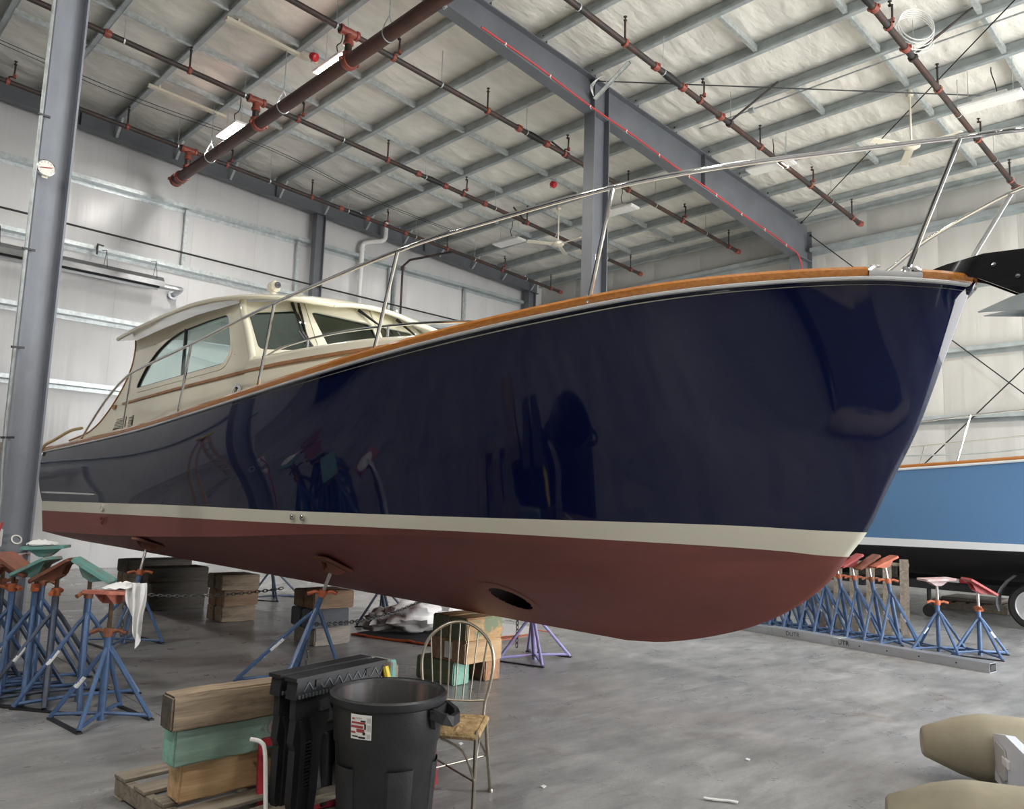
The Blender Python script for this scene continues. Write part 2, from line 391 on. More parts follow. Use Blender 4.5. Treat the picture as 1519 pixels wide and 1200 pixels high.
# ceiling deck above the insulation
cl = MB().grid([[(x, YS, zp(x)+.30), (x, YN, zp(x)+.30)] for x in (XW, XRIDGE, XE)]).grid([[(x, YS, zp(x)+.36), (x, YN, zp(x)+.36)] for x in (XW, XRIDGE, XE)]).build('ceiling', 'outside_wall')
tag(cl, kind='structure')
PX = [3.65+1.265*k for k in range(-1, 12)]      # purlins in the lit slope
PXB = [XRIDGE-1.2*k-.5 for k in range(0, 14)]
def blanket(x0, x1, y0, y1, ny, nx=8, seed=0):
    P = []
    for j in range(ny+1):
        y = lerp(y0, y1, j/ny); row = []
        for i in range(nx+1):
            t = i/nx; x = lerp(x0, x1, t); q = math.sin(PI*t)
            sag = .06*q+.030*q*(nz(x*1.3, y*1.1, seed)+.5)
            wr = q*(.030*nz(x*1.8+y*.9, y*3.6-x*1.5, seed)+.030*(.5-abs(nz(x*1.2+y*1.2, y*5.5-x*3.5, seed+3)))+.012*nz(x*4+y*2.5, y*11-x*5, seed+6))
            row.append((x, y, zp(x)+.235-sag+wr))
        P.append(row)
    return P
for k in range(len(PX)-1):
    for a, b, n in ((YS, .05, 60), (.05, YF, 200), (YF, YN-.1, 210)):
        MB().grid(blanket(PX[k], PX[k+1], a, b, n, seed=k)).build('insulation_blanket', 'insulation_dusty', cl, smooth=True, ang=180)
MB().grid(blanket(PX[-1], XE, YS, YN-.1, 200, 6, 40)).build('insulation_blanket', 'insulation_dusty', cl, smooth=True, ang=180)
MB().grid(blanket(XRIDGE, PX[0], YS, YN-.1, 160, 4, 41)).build('insulation_blanket', 'insulation_dusty', cl, smooth=True, ang=180)
for k in range(len(PXB)-1):
    MB().grid(blanket(PXB[k+1], PXB[k], YS, YN-.1, 40, 4, seed=50+k)).build('insulation_blanket', 'insulation_dusty', cl, smooth=True, ang=180)
def zee(name, x, parent, y0=YS, y1=YN-.1, h=.215, mt='galvanised_dull'):
    z = zp(x); t = .012
    b = MB().box((x, (y0+y1)/2, z+h/2), (t, y1-y0, h)).box((x-.04, (y0+y1)/2, z+t/2), (.08, y1-y0, t)).box((x+.04, (y0+y1)/2, z+h-t/2), (.08, y1-y0, t))
    b.box((x-.08, (y0+y1)/2, z+.02), (t*.7, y1-y0, .035))
    return b.build(name, mt, parent)
for x in PX+PXB: zee('purlin', x, cl)
zee('eave_strut', XE-.16, cl, h=.22)
# braces between purlins
for k in range(len(PX)-1):
    for y in (3.05, 4.52, 6.0, 11.88, 13.37, 14.86):
        if y in (6.0,) and k % 2: continue
        xa, xb = PX[k]+.01, PX[k+1]-.09
        b = MB(); zz = .075
        b.beam((xa, y, zp(xa)+zz), (xb, y, zp(xb)+zz), .008, .10).beam((xa, y+.03, zp(xa)+zz-.05), (xb, y+.03, zp(xb)+zz-.05), .06, .006)
        b.build('purlin_brace', 'galvanised', cl)

# walls -------------------------------------------------------------
GZ = [2.25, 3.70, 5.14, 6.60, 8.04]
def wall(name, x0, y0, x1, y1, inward, ztop, mt='outside_wall', holes=None):
    d = Vector((x1-x0, y1-y0, 0)).normalized(); n = Vector(inward)
    b = MB()
    def fn(u, v, w): p = Vector((x0, y0, 0))+d*u-n*(w+.02); return Vector((p.x, p.y, v))
    L = math.hypot(x1-x0, y1-y0); poly = [(0, 0), (L, 0)]+[(L*t, ztop(t)) for t in (1, .75, .5, .25, 0)]
    b.prism(poly, fn, .15, holes or [])
    o = b.build(name, mt); tag(o, kind='structure'); return o
def panels(parent, x0, y0, x1, y1, inward, zt, segs, mt='wall_vinyl', res=.11, seed=0, skip=None):
    d = Vector((x1-x0, y1-y0, 0)); L = d.length; d.normalize(); n = Vector(inward)
    zs = [0]+GZ+[None]
    for s in range(len(segs)-1):
        ua, ub = segs[s]+.0012, segs[s+1]-.0012
        for q in range(len(zs)-1):
            P = []; nu = max(6, int((ub-ua)/res)); nv = 7
            if skip and skip((ua+ub)/2, zs[q]): continue
            for j in range(nv+1):
                row = []
                for i in range(nu+1):
                    u = lerp(ua, ub, i/nu); za = zs[q]; zb = zs[q+1] if zs[q+1] else zt((x0+d.x*u))
                    z = lerp(za, zb, j/nv); e = math.sin(PI*j/nv)**.6*min(1, 6*min(i, nu-i)/nu)
                    w = .02+.03*e+e*(.016*nz(u*3.2, z*.35, seed)+.009*nz(u*8, z*.6, seed+5))
                    p = Vector((x0, y0, 0))+d*u+n*w; row.append((p.x, p.y, z))
                P.append(row)
            MB().grid(P).build('insulation_panel', mt, parent, smooth=True, ang=180)
wl_ = wall('wall_left', XW, YN, XE, YN, (0, -1, 0), lambda t: zp(lerp(XW, XE, t))+.3)
panels(wl_, -.2, YN, XE, YN, (0, -1, 0), lambda x: zp(x)+.22, [0]+[.9+1.53*k for k in range(0, 12)]+[XE+.2], seed=1)
panels(wl_, XW, YN, -.2, YN, (0, -1, 0), lambda x: zp(x)+.22, [0, 7.2, 14.6], res=.4, seed=2)
wf = wall('wall_far', XE, YN, XE, YS, (-1, 0, 0), lambda t: zp(XE)+.3)
panels(wf, XE, YN, XE, YS, (-1, 0, 0), lambda x: zp(XE)+.12, [1.53*k for k in range(0, 13)]+[21.3, YN-YS], 'wall_vinyl_warm', seed=3)
wb = wall('wall_back', XW, YS, XW, YN, (1, 0, 0), lambda t: zp(XW)+.3)
panels(wb, XW, YS, XW, YN, (1, 0, 0), lambda x: zp(XW)+.12, [0, 6, 12, 18, YN-YS], 'back_wall_darkened', res=.5, seed=4)
dx0, dx1, dh = DOORS[0]
wd = wall('wall_door', XE, YS, XW, YS, (0, 1, 0), lambda t: zp(lerp(XE, XW, t))+.3, holes=[[(XE-dx1, .001), (XE-dx0, .001), (XE-dx0, dh), (XE-dx1, dh)]])
panels(wd, XE, YS, XW, YS, (0, 1, 0), lambda x: zp(x)+.22, [0, XE-dx1, XE-dx0, 20.5, 27, XE-XW], res=.5, seed=5, skip=lambda u, z: XE-dx1 < u < XE-dx0 and z < 6)
b = MB(); b.box((dx0-.1, YS+.1, dh/2), (.2, .3, dh)).box((dx1+.1, YS+.1, dh/2), (.2, .3, dh)).box(((dx0+dx1)/2, YS+.1, dh+.12), (dx1-dx0+.4, .3, .24))
tag(b.build('door_1', 'frame_grey'), kind='structure')
# girts: web level, lip up at the room side
def girt(parent, a, b, n, z, mt='galvanised'):
    a, b, n = Vector(a), Vector(b), Vector(n); q = MB(); dz = Vector((0, 0, 1))
    mid = (a+b)/2; L = b-a; w = abs(L.x)+abs(L.y); ax = (w, .2, .008) if abs(L.x) > abs(L.y) else (.2, w, .008)
    q.box(mid+n*.12+dz*z, ax)
    ax2 = (w, .008, .085) if abs(L.x) > abs(L.y) else (.008, w, .085)
    q.box(mid+n*.22+dz*(z+.04), ax2); q.box(mid+n*.205+dz*(z+.08), (w, .03, .006) if abs(L.x) > abs(L.y) else (.03, w, .006))
    q.box(mid+n*.03+dz*(z-.04), ax2)
    return q.build('girt', mt, parent)
for z in GZ:
    girt(wl_, (XW, YN, 0), (9.75, YN, 0), (0, -1, 0), z); girt(wl_, (9.98, YN, 0), (17.45, YN, 0), (0, -1, 0), z, 'galvanised_dull')
    for ya, yb in ((YN-.3, YF+.14), (YF-.14, 0), (-.2, YS+.3)): girt(wf, (XE, ya, 0), (XE, yb, 0), (-1, 0, 0), z, 'galvanised_dull')
    girt(wb, (XW, YS, 0), (XW, YN, 0), (1, 0, 0), z)
# framed stud lines on the gable wall
for x, z0, z1 in ((6.6, 6.65, 8.0), (9.42, 5.2, 8.0), (12.25, 5.2, 8.0), (12.42, 5.2, 8.1), (15.0, 5.2, 8.0)):
    MB().box((x, YN-.14, (z0+z1)/2), (.06, .08, z1-z0)).box((x+.035, YN-.11, (z0+z1)/2), (.01, .14, z1-z0)).build('wall_stud', 'galvanised', wl_)

# columns and beams -------------------------------------------------
def ibeam_col(name, label, x, y, z1, dep, fl, mt, along='x', taper=0, group=None, base=True, plates=()):
    t = thing(name, label, 'column', (x, y, 0), group)
    b = MB(); s = MB(); d0 = dep; d1 = dep+taper
    def bx(m, cx, cy, sx, sy, za, zb):
        if along == 'y': cx, cy, sx, sy = cy, cx, sy, sx
        m.box((x+cx, y+cy, (za+zb)/2), (sx, sy, zb-za))
    bx(b, 0, 0, d0-.02, .012, 0, z1); b.build('web', mt, t)
    for q in (-1, 1):
        f = MB(); bx(f, q*d0/2, 0, .018, fl, 0, z1); f.build('flange', mt, t)
    if base:
        p = MB(); bx(p, 0, 0, d0+.12, fl+.12, 0, .025); p.build('base_plate', mt, t)
    return t
near_col = ibeam_col('steel_column', 'tall grey steel column with thermometer, behind the cluster of blue boat stands', 1.87, YF, zp(1.87)-.4, .27, .22, 'column_grey')
ibeam_col('steel_column', 'grey steel column rising behind the dark blue boat amidships', 10.22, YF, 8.52, .40, .24, 'frame_grey')
ibeam_col('steel_column', 'grey steel column against the white gable wall behind the cabin roof', 9.86, YN-.36, zp(9.86)-.36, .24, .2, 'frame_grey')
ibeam_col('steel_column', 'grey steel corner column where the two white walls meet', 17.6, YN-.36, zp(17.6)-.36, .3, .22, 'frame_grey')
# tapered wall column under the knee
t = thing('wall_column', 'dark grey tapered wall column carrying the end of the big rafter', 'column', (18.0, YF, 0))
b = MB(); fn = lambda u, v, w: Vector((u, YF-.006+w, v)); b.prism([(18.45, 0), (18.05, 0), (17.75, 7.83), (17.75, zp(17.75)), (18.45, zp(18.45))], fn, .012); b.build('web', 'frame_grey', t)
MB().beam((18.05, YF, 0), (17.75, YF, 7.83), .24, .02, upv=(1, 0, 0)).build('flange', 'frame_grey', t)
MB().box((18.45, YF, 4.3), (.02, .24, 8.6)).build('flange', 'frame_grey', t)
MB().box((18.1, YF, 7.82), (.72, .23, .02)).build('stiffener', 'frame_grey', t)
# main rafter
t = thing('steel_rafter', 'deep grey steel rafter with red hose crossing the roof', 'beam', (10.2, YF, 8.5))
xs = [17.75, 10.2, 6.0, XRIDGE]; bot = [7.83, 8.50, 8.90, zp(XRIDGE)-.42]
top = [(x, zp(x)-.005) for x in reversed(xs)]
fn = lambda u, v, w: Vector((u, YF-.006+w, v))
MB().prism(list(zip(xs, bot))+top, fn, .012).build('web', 'frame_grey', t)
b = MB()
for i in range(3): b.beam((xs[i], YF, bot[i]), (xs[i+1], YF, bot[i+1]), .22, .02)
b.build('bottom_flange', 'frame_grey', t)
MB().beam((17.75, YF, zp(17.75)-.015), (XRIDGE, YF, zp(XRIDGE)-.015), .22, .02).build('top_flange', 'frame_grey', t)
for x, zb in ((13.6, 8.21), (10.03, 8.52), (10.42, 8.49), (6.5, 8.87)): MB().box((x, YF, (zb+zp(x))/2), (.012, .2, zp(x)-zb-.03)).build('stiffener', 'frame_grey', t)
for x in PX:
    if x > 5: MB().box((x+.02, YF-.09, zp(x)+.045), (.10, .012, .13)).build('purlin_clip', 'dark_metal', t)
# red hose tied under the rafter
pts = []
for i in range(0, 61):
    x = lerp(7.3, 17.6, i/60); zb = tab(list(zip(reversed(xs), reversed(bot))), x)
    pts.append((x, YF-.118, zb+.022+.012*math.sin(x*2.4)))
pts += [(17.70, YF-.15, 7.75), (17.78, YF-.17, 7.5), (17.80, YF-.16, 7.1), (17.95, YF-.2, 6.6), (18.02, YF-.16, 6.0), (18.02, YF-.15, 5.0)]
t2 = thing('air_hose', 'red air hose tied along the underside of the big rafter', 'hose', (10.2, YF-.12, 8.5))
MB().tube(catmull(pts, 2), .016, 8).build('hose', 'hose_red', t2, smooth=True)
for i in range(3, 60, 6):
    x, y, z = pts[i]; MB().lathe([(.024, -.010), (.024, .010)], (x, y, z), 8, (1, 0, -.1)).tube([(x, y, z-.02), (x+.01, y-.02, z-.06)], .005, 5).build('hose_tie', 'white_plastic', t2)
# rafter on the other side of the ridge and cross frames (seen only in reflections)
t = thing('roof_beam', 'grey steel beam on the far side of the roof ridge', 'beam', (-6, YF, 8.5))
MB().beam((XRIDGE, YF, zp(XRIDGE)-.22), (XW, YF, zp(XW)-.35), .2, .42).build('web', 'frame_grey', t)
# gable rake beam
t = thing('rake_beam', 'dark grey sloping edge beam along the top of the gable wall', 'beam', (8, YN-.36, 8.9))
ya = YN-.36
def strip(dz0, dz1, w, nm):
    MB().prism([(XW, zp(XW)+dz0), (XRIDGE, zp(XRIDGE)+dz0), (17.9, zp(17.9)+dz0), (17.9, zp(17.9)+dz1), (XRIDGE, zp(XRIDGE)+dz1), (XW, zp(XW)+dz1)], lambda u, v, q: Vector((u, ya-w/2+q, v)), w).build(nm, 'frame_grey', t)
strip(-.36, 0, .012, 'web'); strip(-.375, -.357, .2, 'bottom_flange'); strip(-.02, -.002, .2, 'top_flange')
for x in PX[1:]:
    MB().beam((x-.02, ya-.06, zp(x)-.36), (x-.02, ya-.42, zp(x)-.01), .05, .008).build('flange_brace', 'galvanised', t)
for x in (4.2, 8.6, 13.2): MB().box((x, ya-.05, zp(x)-.19), (.012, .09, .33)).build('stiffener', 'frame_grey', t)

# rod bracing -------------------------------------------------------
def rod(label, a, b, r=.012, turn=True):
    a, b = Vector(a), Vector(b); t = thing('brace_rod', label, 'rod', tuple((a+b)/2), None)
    MB().tube([a, b], r, 6).build('rod', 'dark_metal', t)
    if turn:
        c = lerp(a, b, .56); d = (b-a).normalized()*.16
        MB().tube([c-d, c-d*.6, c+d*.6, c+d], [.014, .034, .034, .014], 8).build('turnbuckle', 'pipe_rust', t)
    for p in (a, b): MB().lathe([(.0, -.02), (.03, -.02), (.03, .02), (0, .02)], p, 8, tuple(b-a)).build('rod_nut', 'dark_metal', t)
rod('thin steel brace rod running flat beneath the purlins from the big rafter', (9.99, YF-.1, 9.06), (17.9, .1, 8.70), .011, False)
rod('thin steel brace rod slanting under the roof down to the knee of the rafter', (10.0, .3, 9.06), (17.95, 8.5, 8.70), .011, False)
rod('dark brace rod crossing the far wall from the top of the wall column', (18.22, 8.4, 8.42), (18.22, .2, .35), .014)
rod('dark brace rod crossing the far wall upwards from the floor', (18.25, 8.4, .35), (18.25, .2, 8.42), .014)
# ================================================================== sprinklers, lamps, heater
def pz(x, off=-.6): return zp(x)+off
XM = 5.95
HEADX = [2.65+2.07*k for k in range(8)]
LBL = ['beside the gable wall', 'second from the gable wall', 'third from the gable wall', 'on the near side of the big rafter', 'above the bow rail']
for q, (y, xs0) in enumerate(((16.15, 1.9), (13.1, 1.9), (10.03, 1.9), (6.94, 1.9), (3.86, 1.9))):
    t = thing('sprinkler_line', 'rusty brown sprinkler branch pipe with red couplings, '+LBL[q], 'pipe', (10, y, pz(10)), 'sprinkler branch pipes')
    xe = 17.62
    MB().tube([(xs0, y, pz(xs0)), (9.95, y, pz(9.95))], .047, 10, mi=0).tube([(10.2, y, pz(10.2)), (xe, y, pz(xe))], .047, 10).build('pipe', 'pipe_rust', t, smooth=True)
    MB().tube([(9.85, y, pz(9.85)), (10.0, y, pz(10.0)), (10.15, y, pz(10.15)), (10.3, y, pz(10.3))], [.05, .066, .06, .05], 10).build('flexible_joint', 'cable_black', t, smooth=True)
    def coup(x, r=.068): MB().lathe([(.045, -.055), (r-.008, -.05), (r, -.015), (r, .015), (r-.008, .05), (.045, .055)], (x, y, pz(x)), 12, (1, 0, -SLOPE)).box((x, y, pz(x)+.004), (.05, .165, .035)).build('coupling', 'coupling_red', t, smooth=True)
    for x in (3.4, 9.66, 10.42, 11.6, xe-.06): coup(x)
    MB().lathe([(0, .0), (.05, .0), (.055, .03), (.0, .04)], (xe, y, pz(xe)), 10, (1, 0, 0)).build('end_cap', 'coupling_red', t)
    for k, x in enumerate(HEADX):
        if x > xe-.2: continue
        h = MB(); h.lathe([(.058, -.03), (.066, -.02), (.066, .02), (.058, .03)], (x, y, pz(x)), 12, (1, 0, -SLOPE), mi=0)
        if k % 2: h.tube([(x, y, pz(x)+.04), (x, y, pz(x)+.36)], .017, 6, mi=1)
        else: h.tube([(x, y, pz(x)+.03), (x+.02, y, pz(x)+.10), (x+.08, y-.03, pz(x)+.11), (x+.09, y-.03, pz(x)+.36)], .018, 6, mi=1).lathe([(.03, -.03), (.03, .03)], (x+.09, y-.03, pz(x)+.12), 8, mi=0)
        hx = x if k % 2 else x+.09
        h.lathe([(.022, 0), (.03, .02), (.012, .03), (.012, .06), (.03, .07), (.03, .078), (0, .08)], (hx, y, pz(x)+.35), 8, mi=1)
        h.build('sprinkler_head', ['coupling_red', 'pipe_rust'], t)
        xh = x+1.0
        if xh < xe: MB().tube([(xh, y, pz(xh)+.05), (xh, y, zp(xh)+.02)], .006, 5).lathe([(.056, -.012), (.056, .012)], (xh, y, pz(xh)), 12, (1, 0, 0)).build('hanger', 'galvanised', t)
    # sway brace
    xb = (3.3, 12.9, 11.0, 11.9, 11.9)[q]; sg = (1, 1, 1, -1, -1)[q]
    MB().tube([(xb, y, pz(xb)+.03), (xb+.35, y+sg*.75, zp(xb)+.05)], .021, 8).lathe([(.055, -.04), (.07, -.03), (.07, .03), (.055, .04)], (xb, y, pz(xb)), 10, (1, 0, 0)).build('sway_brace', 'pipe_rust', t)
# feed main
zm = 8.24
t = thing('sprinkler_main', 'thick rusty red feed main pipe crossing below the sprinkler branches', 'pipe', (XM, 12, zm))
MB().tube([(XM, 16.78, zm), (XM, -4.5, zm)], .105, 18).build('pipe', 'pipe_main', t, smooth=True)
def rc(y, r=.135): MB().lathe([(.1, -.06), (r-.012, -.055), (r, -.02), (r, .02), (r-.012, .055), (.1, .06)], (XM, y, zm), 18, (0, 1, 0)).box((XM, y, zm+.0), (.33, .06, .05)).build('coupling', 'coupling_red', t, smooth=True)
for y in (16.72, 16.45, 12.95, 9.98, 6.7): rc(y)
MB().lathe([(0, 0), (.10, 0), (.115, .03), (.10, .06), (0, .07)], (XM, 16.76, zm), 18, (0, 1, 0)).build('end_cap', 'coupling_red', t, smooth=True)
for y in (16.15, 13.1, 10.03, 6.94):
    z1 = pz(XM)
    MB().tube([(XM, y, zm+.08), (XM, y, z1)], .058, 12).build('riser', 'pipe_rust', t, smooth=True)
    g = MB(); g.lathe([(.06, -.17), (.078, -.16), (.078, -.12), (.064, -.11), (.068, 0), (.064, .11), (.078, .12), (.078, .16), (.06, .17)], (XM, y, z1), 12, (1, 0, 0)).lathe([(.064, -.05), (.066, -.14), (.08, -.15), (.08, -.2), (.06, -.21)], (XM, y, z1), 12)
    g.build('tee_fitting', 'coupling_red', t, smooth=True)
    MB().lathe([(.06, .0), (.085, .01), (.085, .07), (.062, .08)], (XM, y, zm+.09), 12).build('collar', 'coupling_red', t, smooth=True)
for y in (15.0, 12.05, 8.95): MB().tube([(XM-.09, y, zm+.09), (XM, y, zm+.3), (XM, y, zp(XM))], .008, 5).tube([(XM+.09, y, zm+.09), (XM, y, zm+.3)], .008, 5).tube(arc((XM, y, zm), .112, 0, 2*PI, 16)[:-1], .009, 5, closed=True).build('pipe_hanger', 'galvanised', t)
MB().tube([(XM+.08, 7.75, zm-.1), (XM-.12, 7.78, zm+.14), (XM-.2, 7.75, zm+.17)], .035, 8).build('drain_stub', 'aluminium', t)
# hanger channels between purlins
for x0, x1, y, n in ((4.95, 6.25, 12.05, 0), (4.85, 6.2, 15.25, 1)):
    MB().beam((x0-.1, y, zp(x0)-.03), (x1+.1, y, zp(x1)-.03), .09, .05).box((x0+.1, y, zp(x0)-.01), (.04, .1, .1)).box((x1-.1, y, zp(x1)-.01), (.04, .1, .1)).build('hanger_channel', 'cream_plastic', None, org=((x0+x1)/2, y, zp(x0)))
    o = bpy.context.view_layer.objects if False else None
for o in [o for o in COL.objects if o.name.startswith('hanger_channel')]: tag(o, 'pale steel channel bar across two purlins, '+('beside the red alarm horn' if o.location.y < 13 else 'nearer the gable wall'), 'bar', 'hanger channels')

# lamps -------------------------------------------------------------
def lamp(label, x, y, z, lit, ang=0, power=0, cord=True):
    t = thing('high_bay_lamp', label, 'lamp', (x, y, z), None); R = Matrix.Rotation(ang, 3, 'Z'); c = Vector((x, y, z))
    b = MB(); b.bbox(c, (.92, .34, .05), .012, R); b.bbox(c+Vector((0, 0, .06)), (.5, .22, .07), .01, R); b.build('housing', 'white_plastic', t)
    MB().box(c+Vector((0, 0, -.028)), (.84, .29, .008), R).build('lens', 'lamp_lit' if lit else 'lamp_off', t)
    zt = zp(x)+.05
    for s in (-.32, .32):
        p = c+R @ Vector((s, 0, .03)); MB().tube([p, (p.x, p.y, zt)], .005, 5).build('suspension_wire', 'galvanised', t)
    if cord:
        p = c+R @ Vector((-.1, 0, .1)); MB().tube(catmull([p, p+V(-.04, .02, .18), p+V(.05, .06, .3), p+V(.1, .1, .45), (p.x+.1, p.y+.1, zt)], 5), .009, 6).build('power_cord', 'cable_black', t)
    if power:
        ld = bpy.data.lights.new('high_bay_light', 'AREA'); ld.shape = 'RECTANGLE'; ld.size = .84; ld.size_y = .28; ld.energy = power; ld.color = (1, .96, .90)
        lo = bpy.data.objects.new('high_bay_light', ld); COL.objects.link(lo); lo.parent = t; lo.location = (0, 0, -.045); lo.rotation_euler = (0, 0, ang)
    return t
LP = 95
lamp('lit high bay lamp glaring under the feed main, beside the gable wall', 6.10, 14.35, 8.63, True, PI/2, LP)
lamp('lit high bay lamp glaring under the feed main, next to the red alarm horn', 6.2, 10.82, 8.63, True, PI/2, LP)
lamp('flat white high bay lamp hanging below the pipe at the gable end of the roof', 13.7, 14.45, 8.40, False, PI/2+.05, LP*.6)
lamp('flat white high bay lamp hanging beside the steel column amidships', 13.8, 10.9, 8.40, False, PI/2+.05, LP*.6)
lamp('flat white high bay lamp hanging on the near side of the big rafter', 13.9, 7.2, 8.40, False, PI/2+.05, LP*.6)
lamp('flat white high bay lamp hanging nearest the coil of white cable', 13.9, 3.35, 8.37, False, PI/2+.05, LP*.6)
for x, y in ((5.75, 3.4), (5.75, -3.5), (13.9, -3.5), (-3, 3.4), (-3, 11.7), (-3, -3.5), (-10, 0), (-10, 10)):  # unseen lamps added to brighten the foreground and the hull side
    lamp('added high bay lamp, out of view behind the photographer, brightening the foreground', x, y, 8.5, False, PI/2, LP*1.7, False)['group'] = 'added high bay lamps behind the photographer'
# fans --------------------------------------------------------------
def fan(label, x, y, z):
    t = thing('ceiling_fan', label, 'fan', (x, y, z)); zt = zp(x)
    MB().tube([(x, y, z+.08), (x, y, zt+.05)], .018, 8).build('downrod', 'cream_plastic', t)
    MB().lathe([(0, .0), (.05, .0), (.07, .05), (.03, .14), (0, .14)], (x, y, zt-.12), 12).build('canopy', 'cream_plastic', t, smooth=True)
    MB().lathe([(0, -.06), (.08, -.055), (.14, -.02), (.15, .03), (.10, .07), (.03, .10), (0, .1)], (x, y, z), 18).build('motor', 'cream_plastic', t, smooth=True)
    for k in range(3):
        a = k*2*PI/3+.5; R = Matrix.Rotation(a, 3, 'Z') @ Matrix.Rotation(.2, 3, 'X')
        MB().bbox(Vector((x, y, z+.0))+R @ Vector((.46, 0, 0)), (.66, .13, .008), .002, R).box(Vector((x, y, z))+R @ Vector((.16, 0, 0)), (.12, .035, .012), R).build('blade', 'cream_plastic', t)
fan('cream ceiling fan beyond the steel column', 13.75, 12.75, 7.98)
fan('cream ceiling fan seen above the bow rail', 13.8, 4.55, 7.95)
# alarms
for i, (x, y, l) in enumerate(((6.3, 11.75, 'red alarm horn beside the lit lamp under the roof'), (12.57, 11.86, 'red alarm horn with pale lens under the purlins beyond the rafter'))):
    z = zp(x)-.12; t = thing('alarm_horn', l, 'alarm', (x, y, z))
    MB().lathe([(0, -.05), (.06, -.05), (.075, 0), (.075, .06), (.05, .08), (0, .08)], (x, y, z), 14, (.3, -.6, -.4)).build('body', 'alarm_red', t, smooth=True)
    MB().box((x+.06, y+.08, z-.03), (.1, .06, .07)).build('strobe_lens', 'cream_plastic', t); MB().tube([(x, y, z+.05), (x, y, zp(x)+.02)], .012, 6).build('mount', 'galvanised', t)
# coil of white cable
t = thing('cable_coil', 'coil of thin white cable hanging from the roof', 'cable', (11.76, 3.75, 8.9))
for k in range(5): MB().tube(arc((11.76+.03*k, 3.75+.02*k, 8.88-.02*k), .27+.012*k, 0, 2*PI, 28, (.75, -.66, 0), (.1, .1, 1))[:-1], .008, 5, closed=True).build('loop', 'white_plastic', t)
MB().tube([(11.76, 3.75, 9.16), (11.7, 3.75, zp(11.7)+.1)], .006, 5).build('tail', 'white_plastic', t)
# conduit along purlins near rafter
tag(MB().tube(catmull([(12.6, 8.0, 8.98), (12.62, 6.5, 8.985), (12.6, 5, 8.98), (12.65, 2.5, 8.98)], 5), .014, 6).lathe([(0, -.05), (.05, -.05), (.05, .05), (0, .05)], (12.61, 6.9, 8.97), 10, (0, 1, 0)).build('conduit', 'galvanised', None, org=(12.6, 6, 8.97)), 'thin grey conduit with round junction box along a purlin beyond the rafter', 'conduit')
t = thing('strut_brace', 'pale galvanised strut slanting off the top of the rafter at the column', 'brace', (10.0, YF-.2, 8.9))
MB().beam((10.0, YF-.11, 8.72), (10.02, YF-.85, 9.12), .09, .012).beam((10.03, YF-.11, 8.74), (10.05, YF-.85, 9.14), .012, .07).build('channel', 'galvanised', t)
for k in range(3): MB().tube(catmull([(9.95, YF-.13, 8.75), (9.85-.03*k, YF-.2, 8.86), (9.92, YF-.3-.03*k, 9.02), (9.99, YF-.4, 8.93)], 5), .006, 5).build('loose_wire', 'white_plastic', t)

# gable wall services ----------------------------------------------
yh = 17.3
t = thing('radiant_heater', 'long grey radiant tube heater with reflector hung on the gable wall', 'heater', (3.2, yh, 6.1))
P = []
for x in (-1.5, 1.5, 4.0, 6.05): P.append([(x, yh+.21, 5.98), (x, yh+.17, 6.10), (x, yh+.08, 6.20), (x, yh-.08, 6.20), (x, yh-.17, 6.10), (x, yh-.21, 5.98)])
MB().grid(P).grid([[(p[0], p[1]*1+0, p[2]+.008) for p in r] for r in P]).build('reflector_hood', 'reflector_metal', t)
MB().tube([(-1.5, yh, 6.03), (6.22, yh, 6.03)], .05, 12).build('burner_tube', 'dark_metal', t, smooth=True)
MB().tube(catmull([(6.0, yh, 6.04), (6.25, yh, 6.04), (6.42, yh, 6.04), (6.48, yh+.08, 6.04), (6.46, yh+.45, 6.0)], 5), .065, 12).build('exhaust_elbow', 'aluminium', t, smooth=True)
MB().lathe([(.065, -.04), (.11, -.04), (.11, .01), (.065, .01)], (6.46, yh+.42, 6.0), 14, (0, 1, 0)).build('wall_flange', 'aluminium', t)
for x in (.5, 3.0, 4.9, 5.9): MB().tube([(x, yh-.14, 6.15), (x, yh, 6.55), (x, yh+.14, 6.15)], .006, 5).tube([(x, yh, 6.55), (x, YN-.2, 6.62)], .008, 5).build('hanger', 'dark_metal', t)
b = MB(); b.beam((4.8, YN-.24, 6.72), (4.8, YN-.62, 6.60), .03, .03).beam((4.8, YN-.24, 6.72), (4.8, YN-.24, 6.5), .03, .03)
tag(b.build('wall_hook', 'dark_metal', None, org=(4.8, YN-.24, 6.6)), 'small dark steel hook on the girt above the heater', 'hook')
tag(MB().tube([(-2, 17.4, 6.95), (3.5, 17.4, 6.94), (9, 17.4, 6.90), (17.3, 17.4, 6.88)], .022, 8).build('gas_pipe', 'cable_black', None, org=(8, 17.4, 6.9)), 'thin black pipe running level along the gable wall', 'pipe')
t = thing('vent_pipe', 'white plastic vent pipe rising up the gable wall with elbows', 'pipe', (11.25, 17.55, 4))
MB().tube([(11.25, 17.6, 0.0), (11.25, 17.6, 8.3)], .062, 12).build('riser', 'white_plastic', t, smooth=True)
MB().tube(catmull([(11.25, 17.6, 8.3), (11.27, 17.58, 8.40), (11.35, 17.5, 8.45), (11.6, 17.25, 8.50), (11.67, 17.18, 8.56), (11.68, 17.16, 8.68), (11.68, 17.16, 9.05)], 4), .062, 12).build('offset_elbow', 'white_plastic', t, smooth=True)
for z in (8.25, 5.0): MB().lathe([(.065, -.05), (.078, -.05), (.078, .05), (.065, .05)], (11.25, 17.6, z), 12).build('joint_collar', 'white_plastic', t)
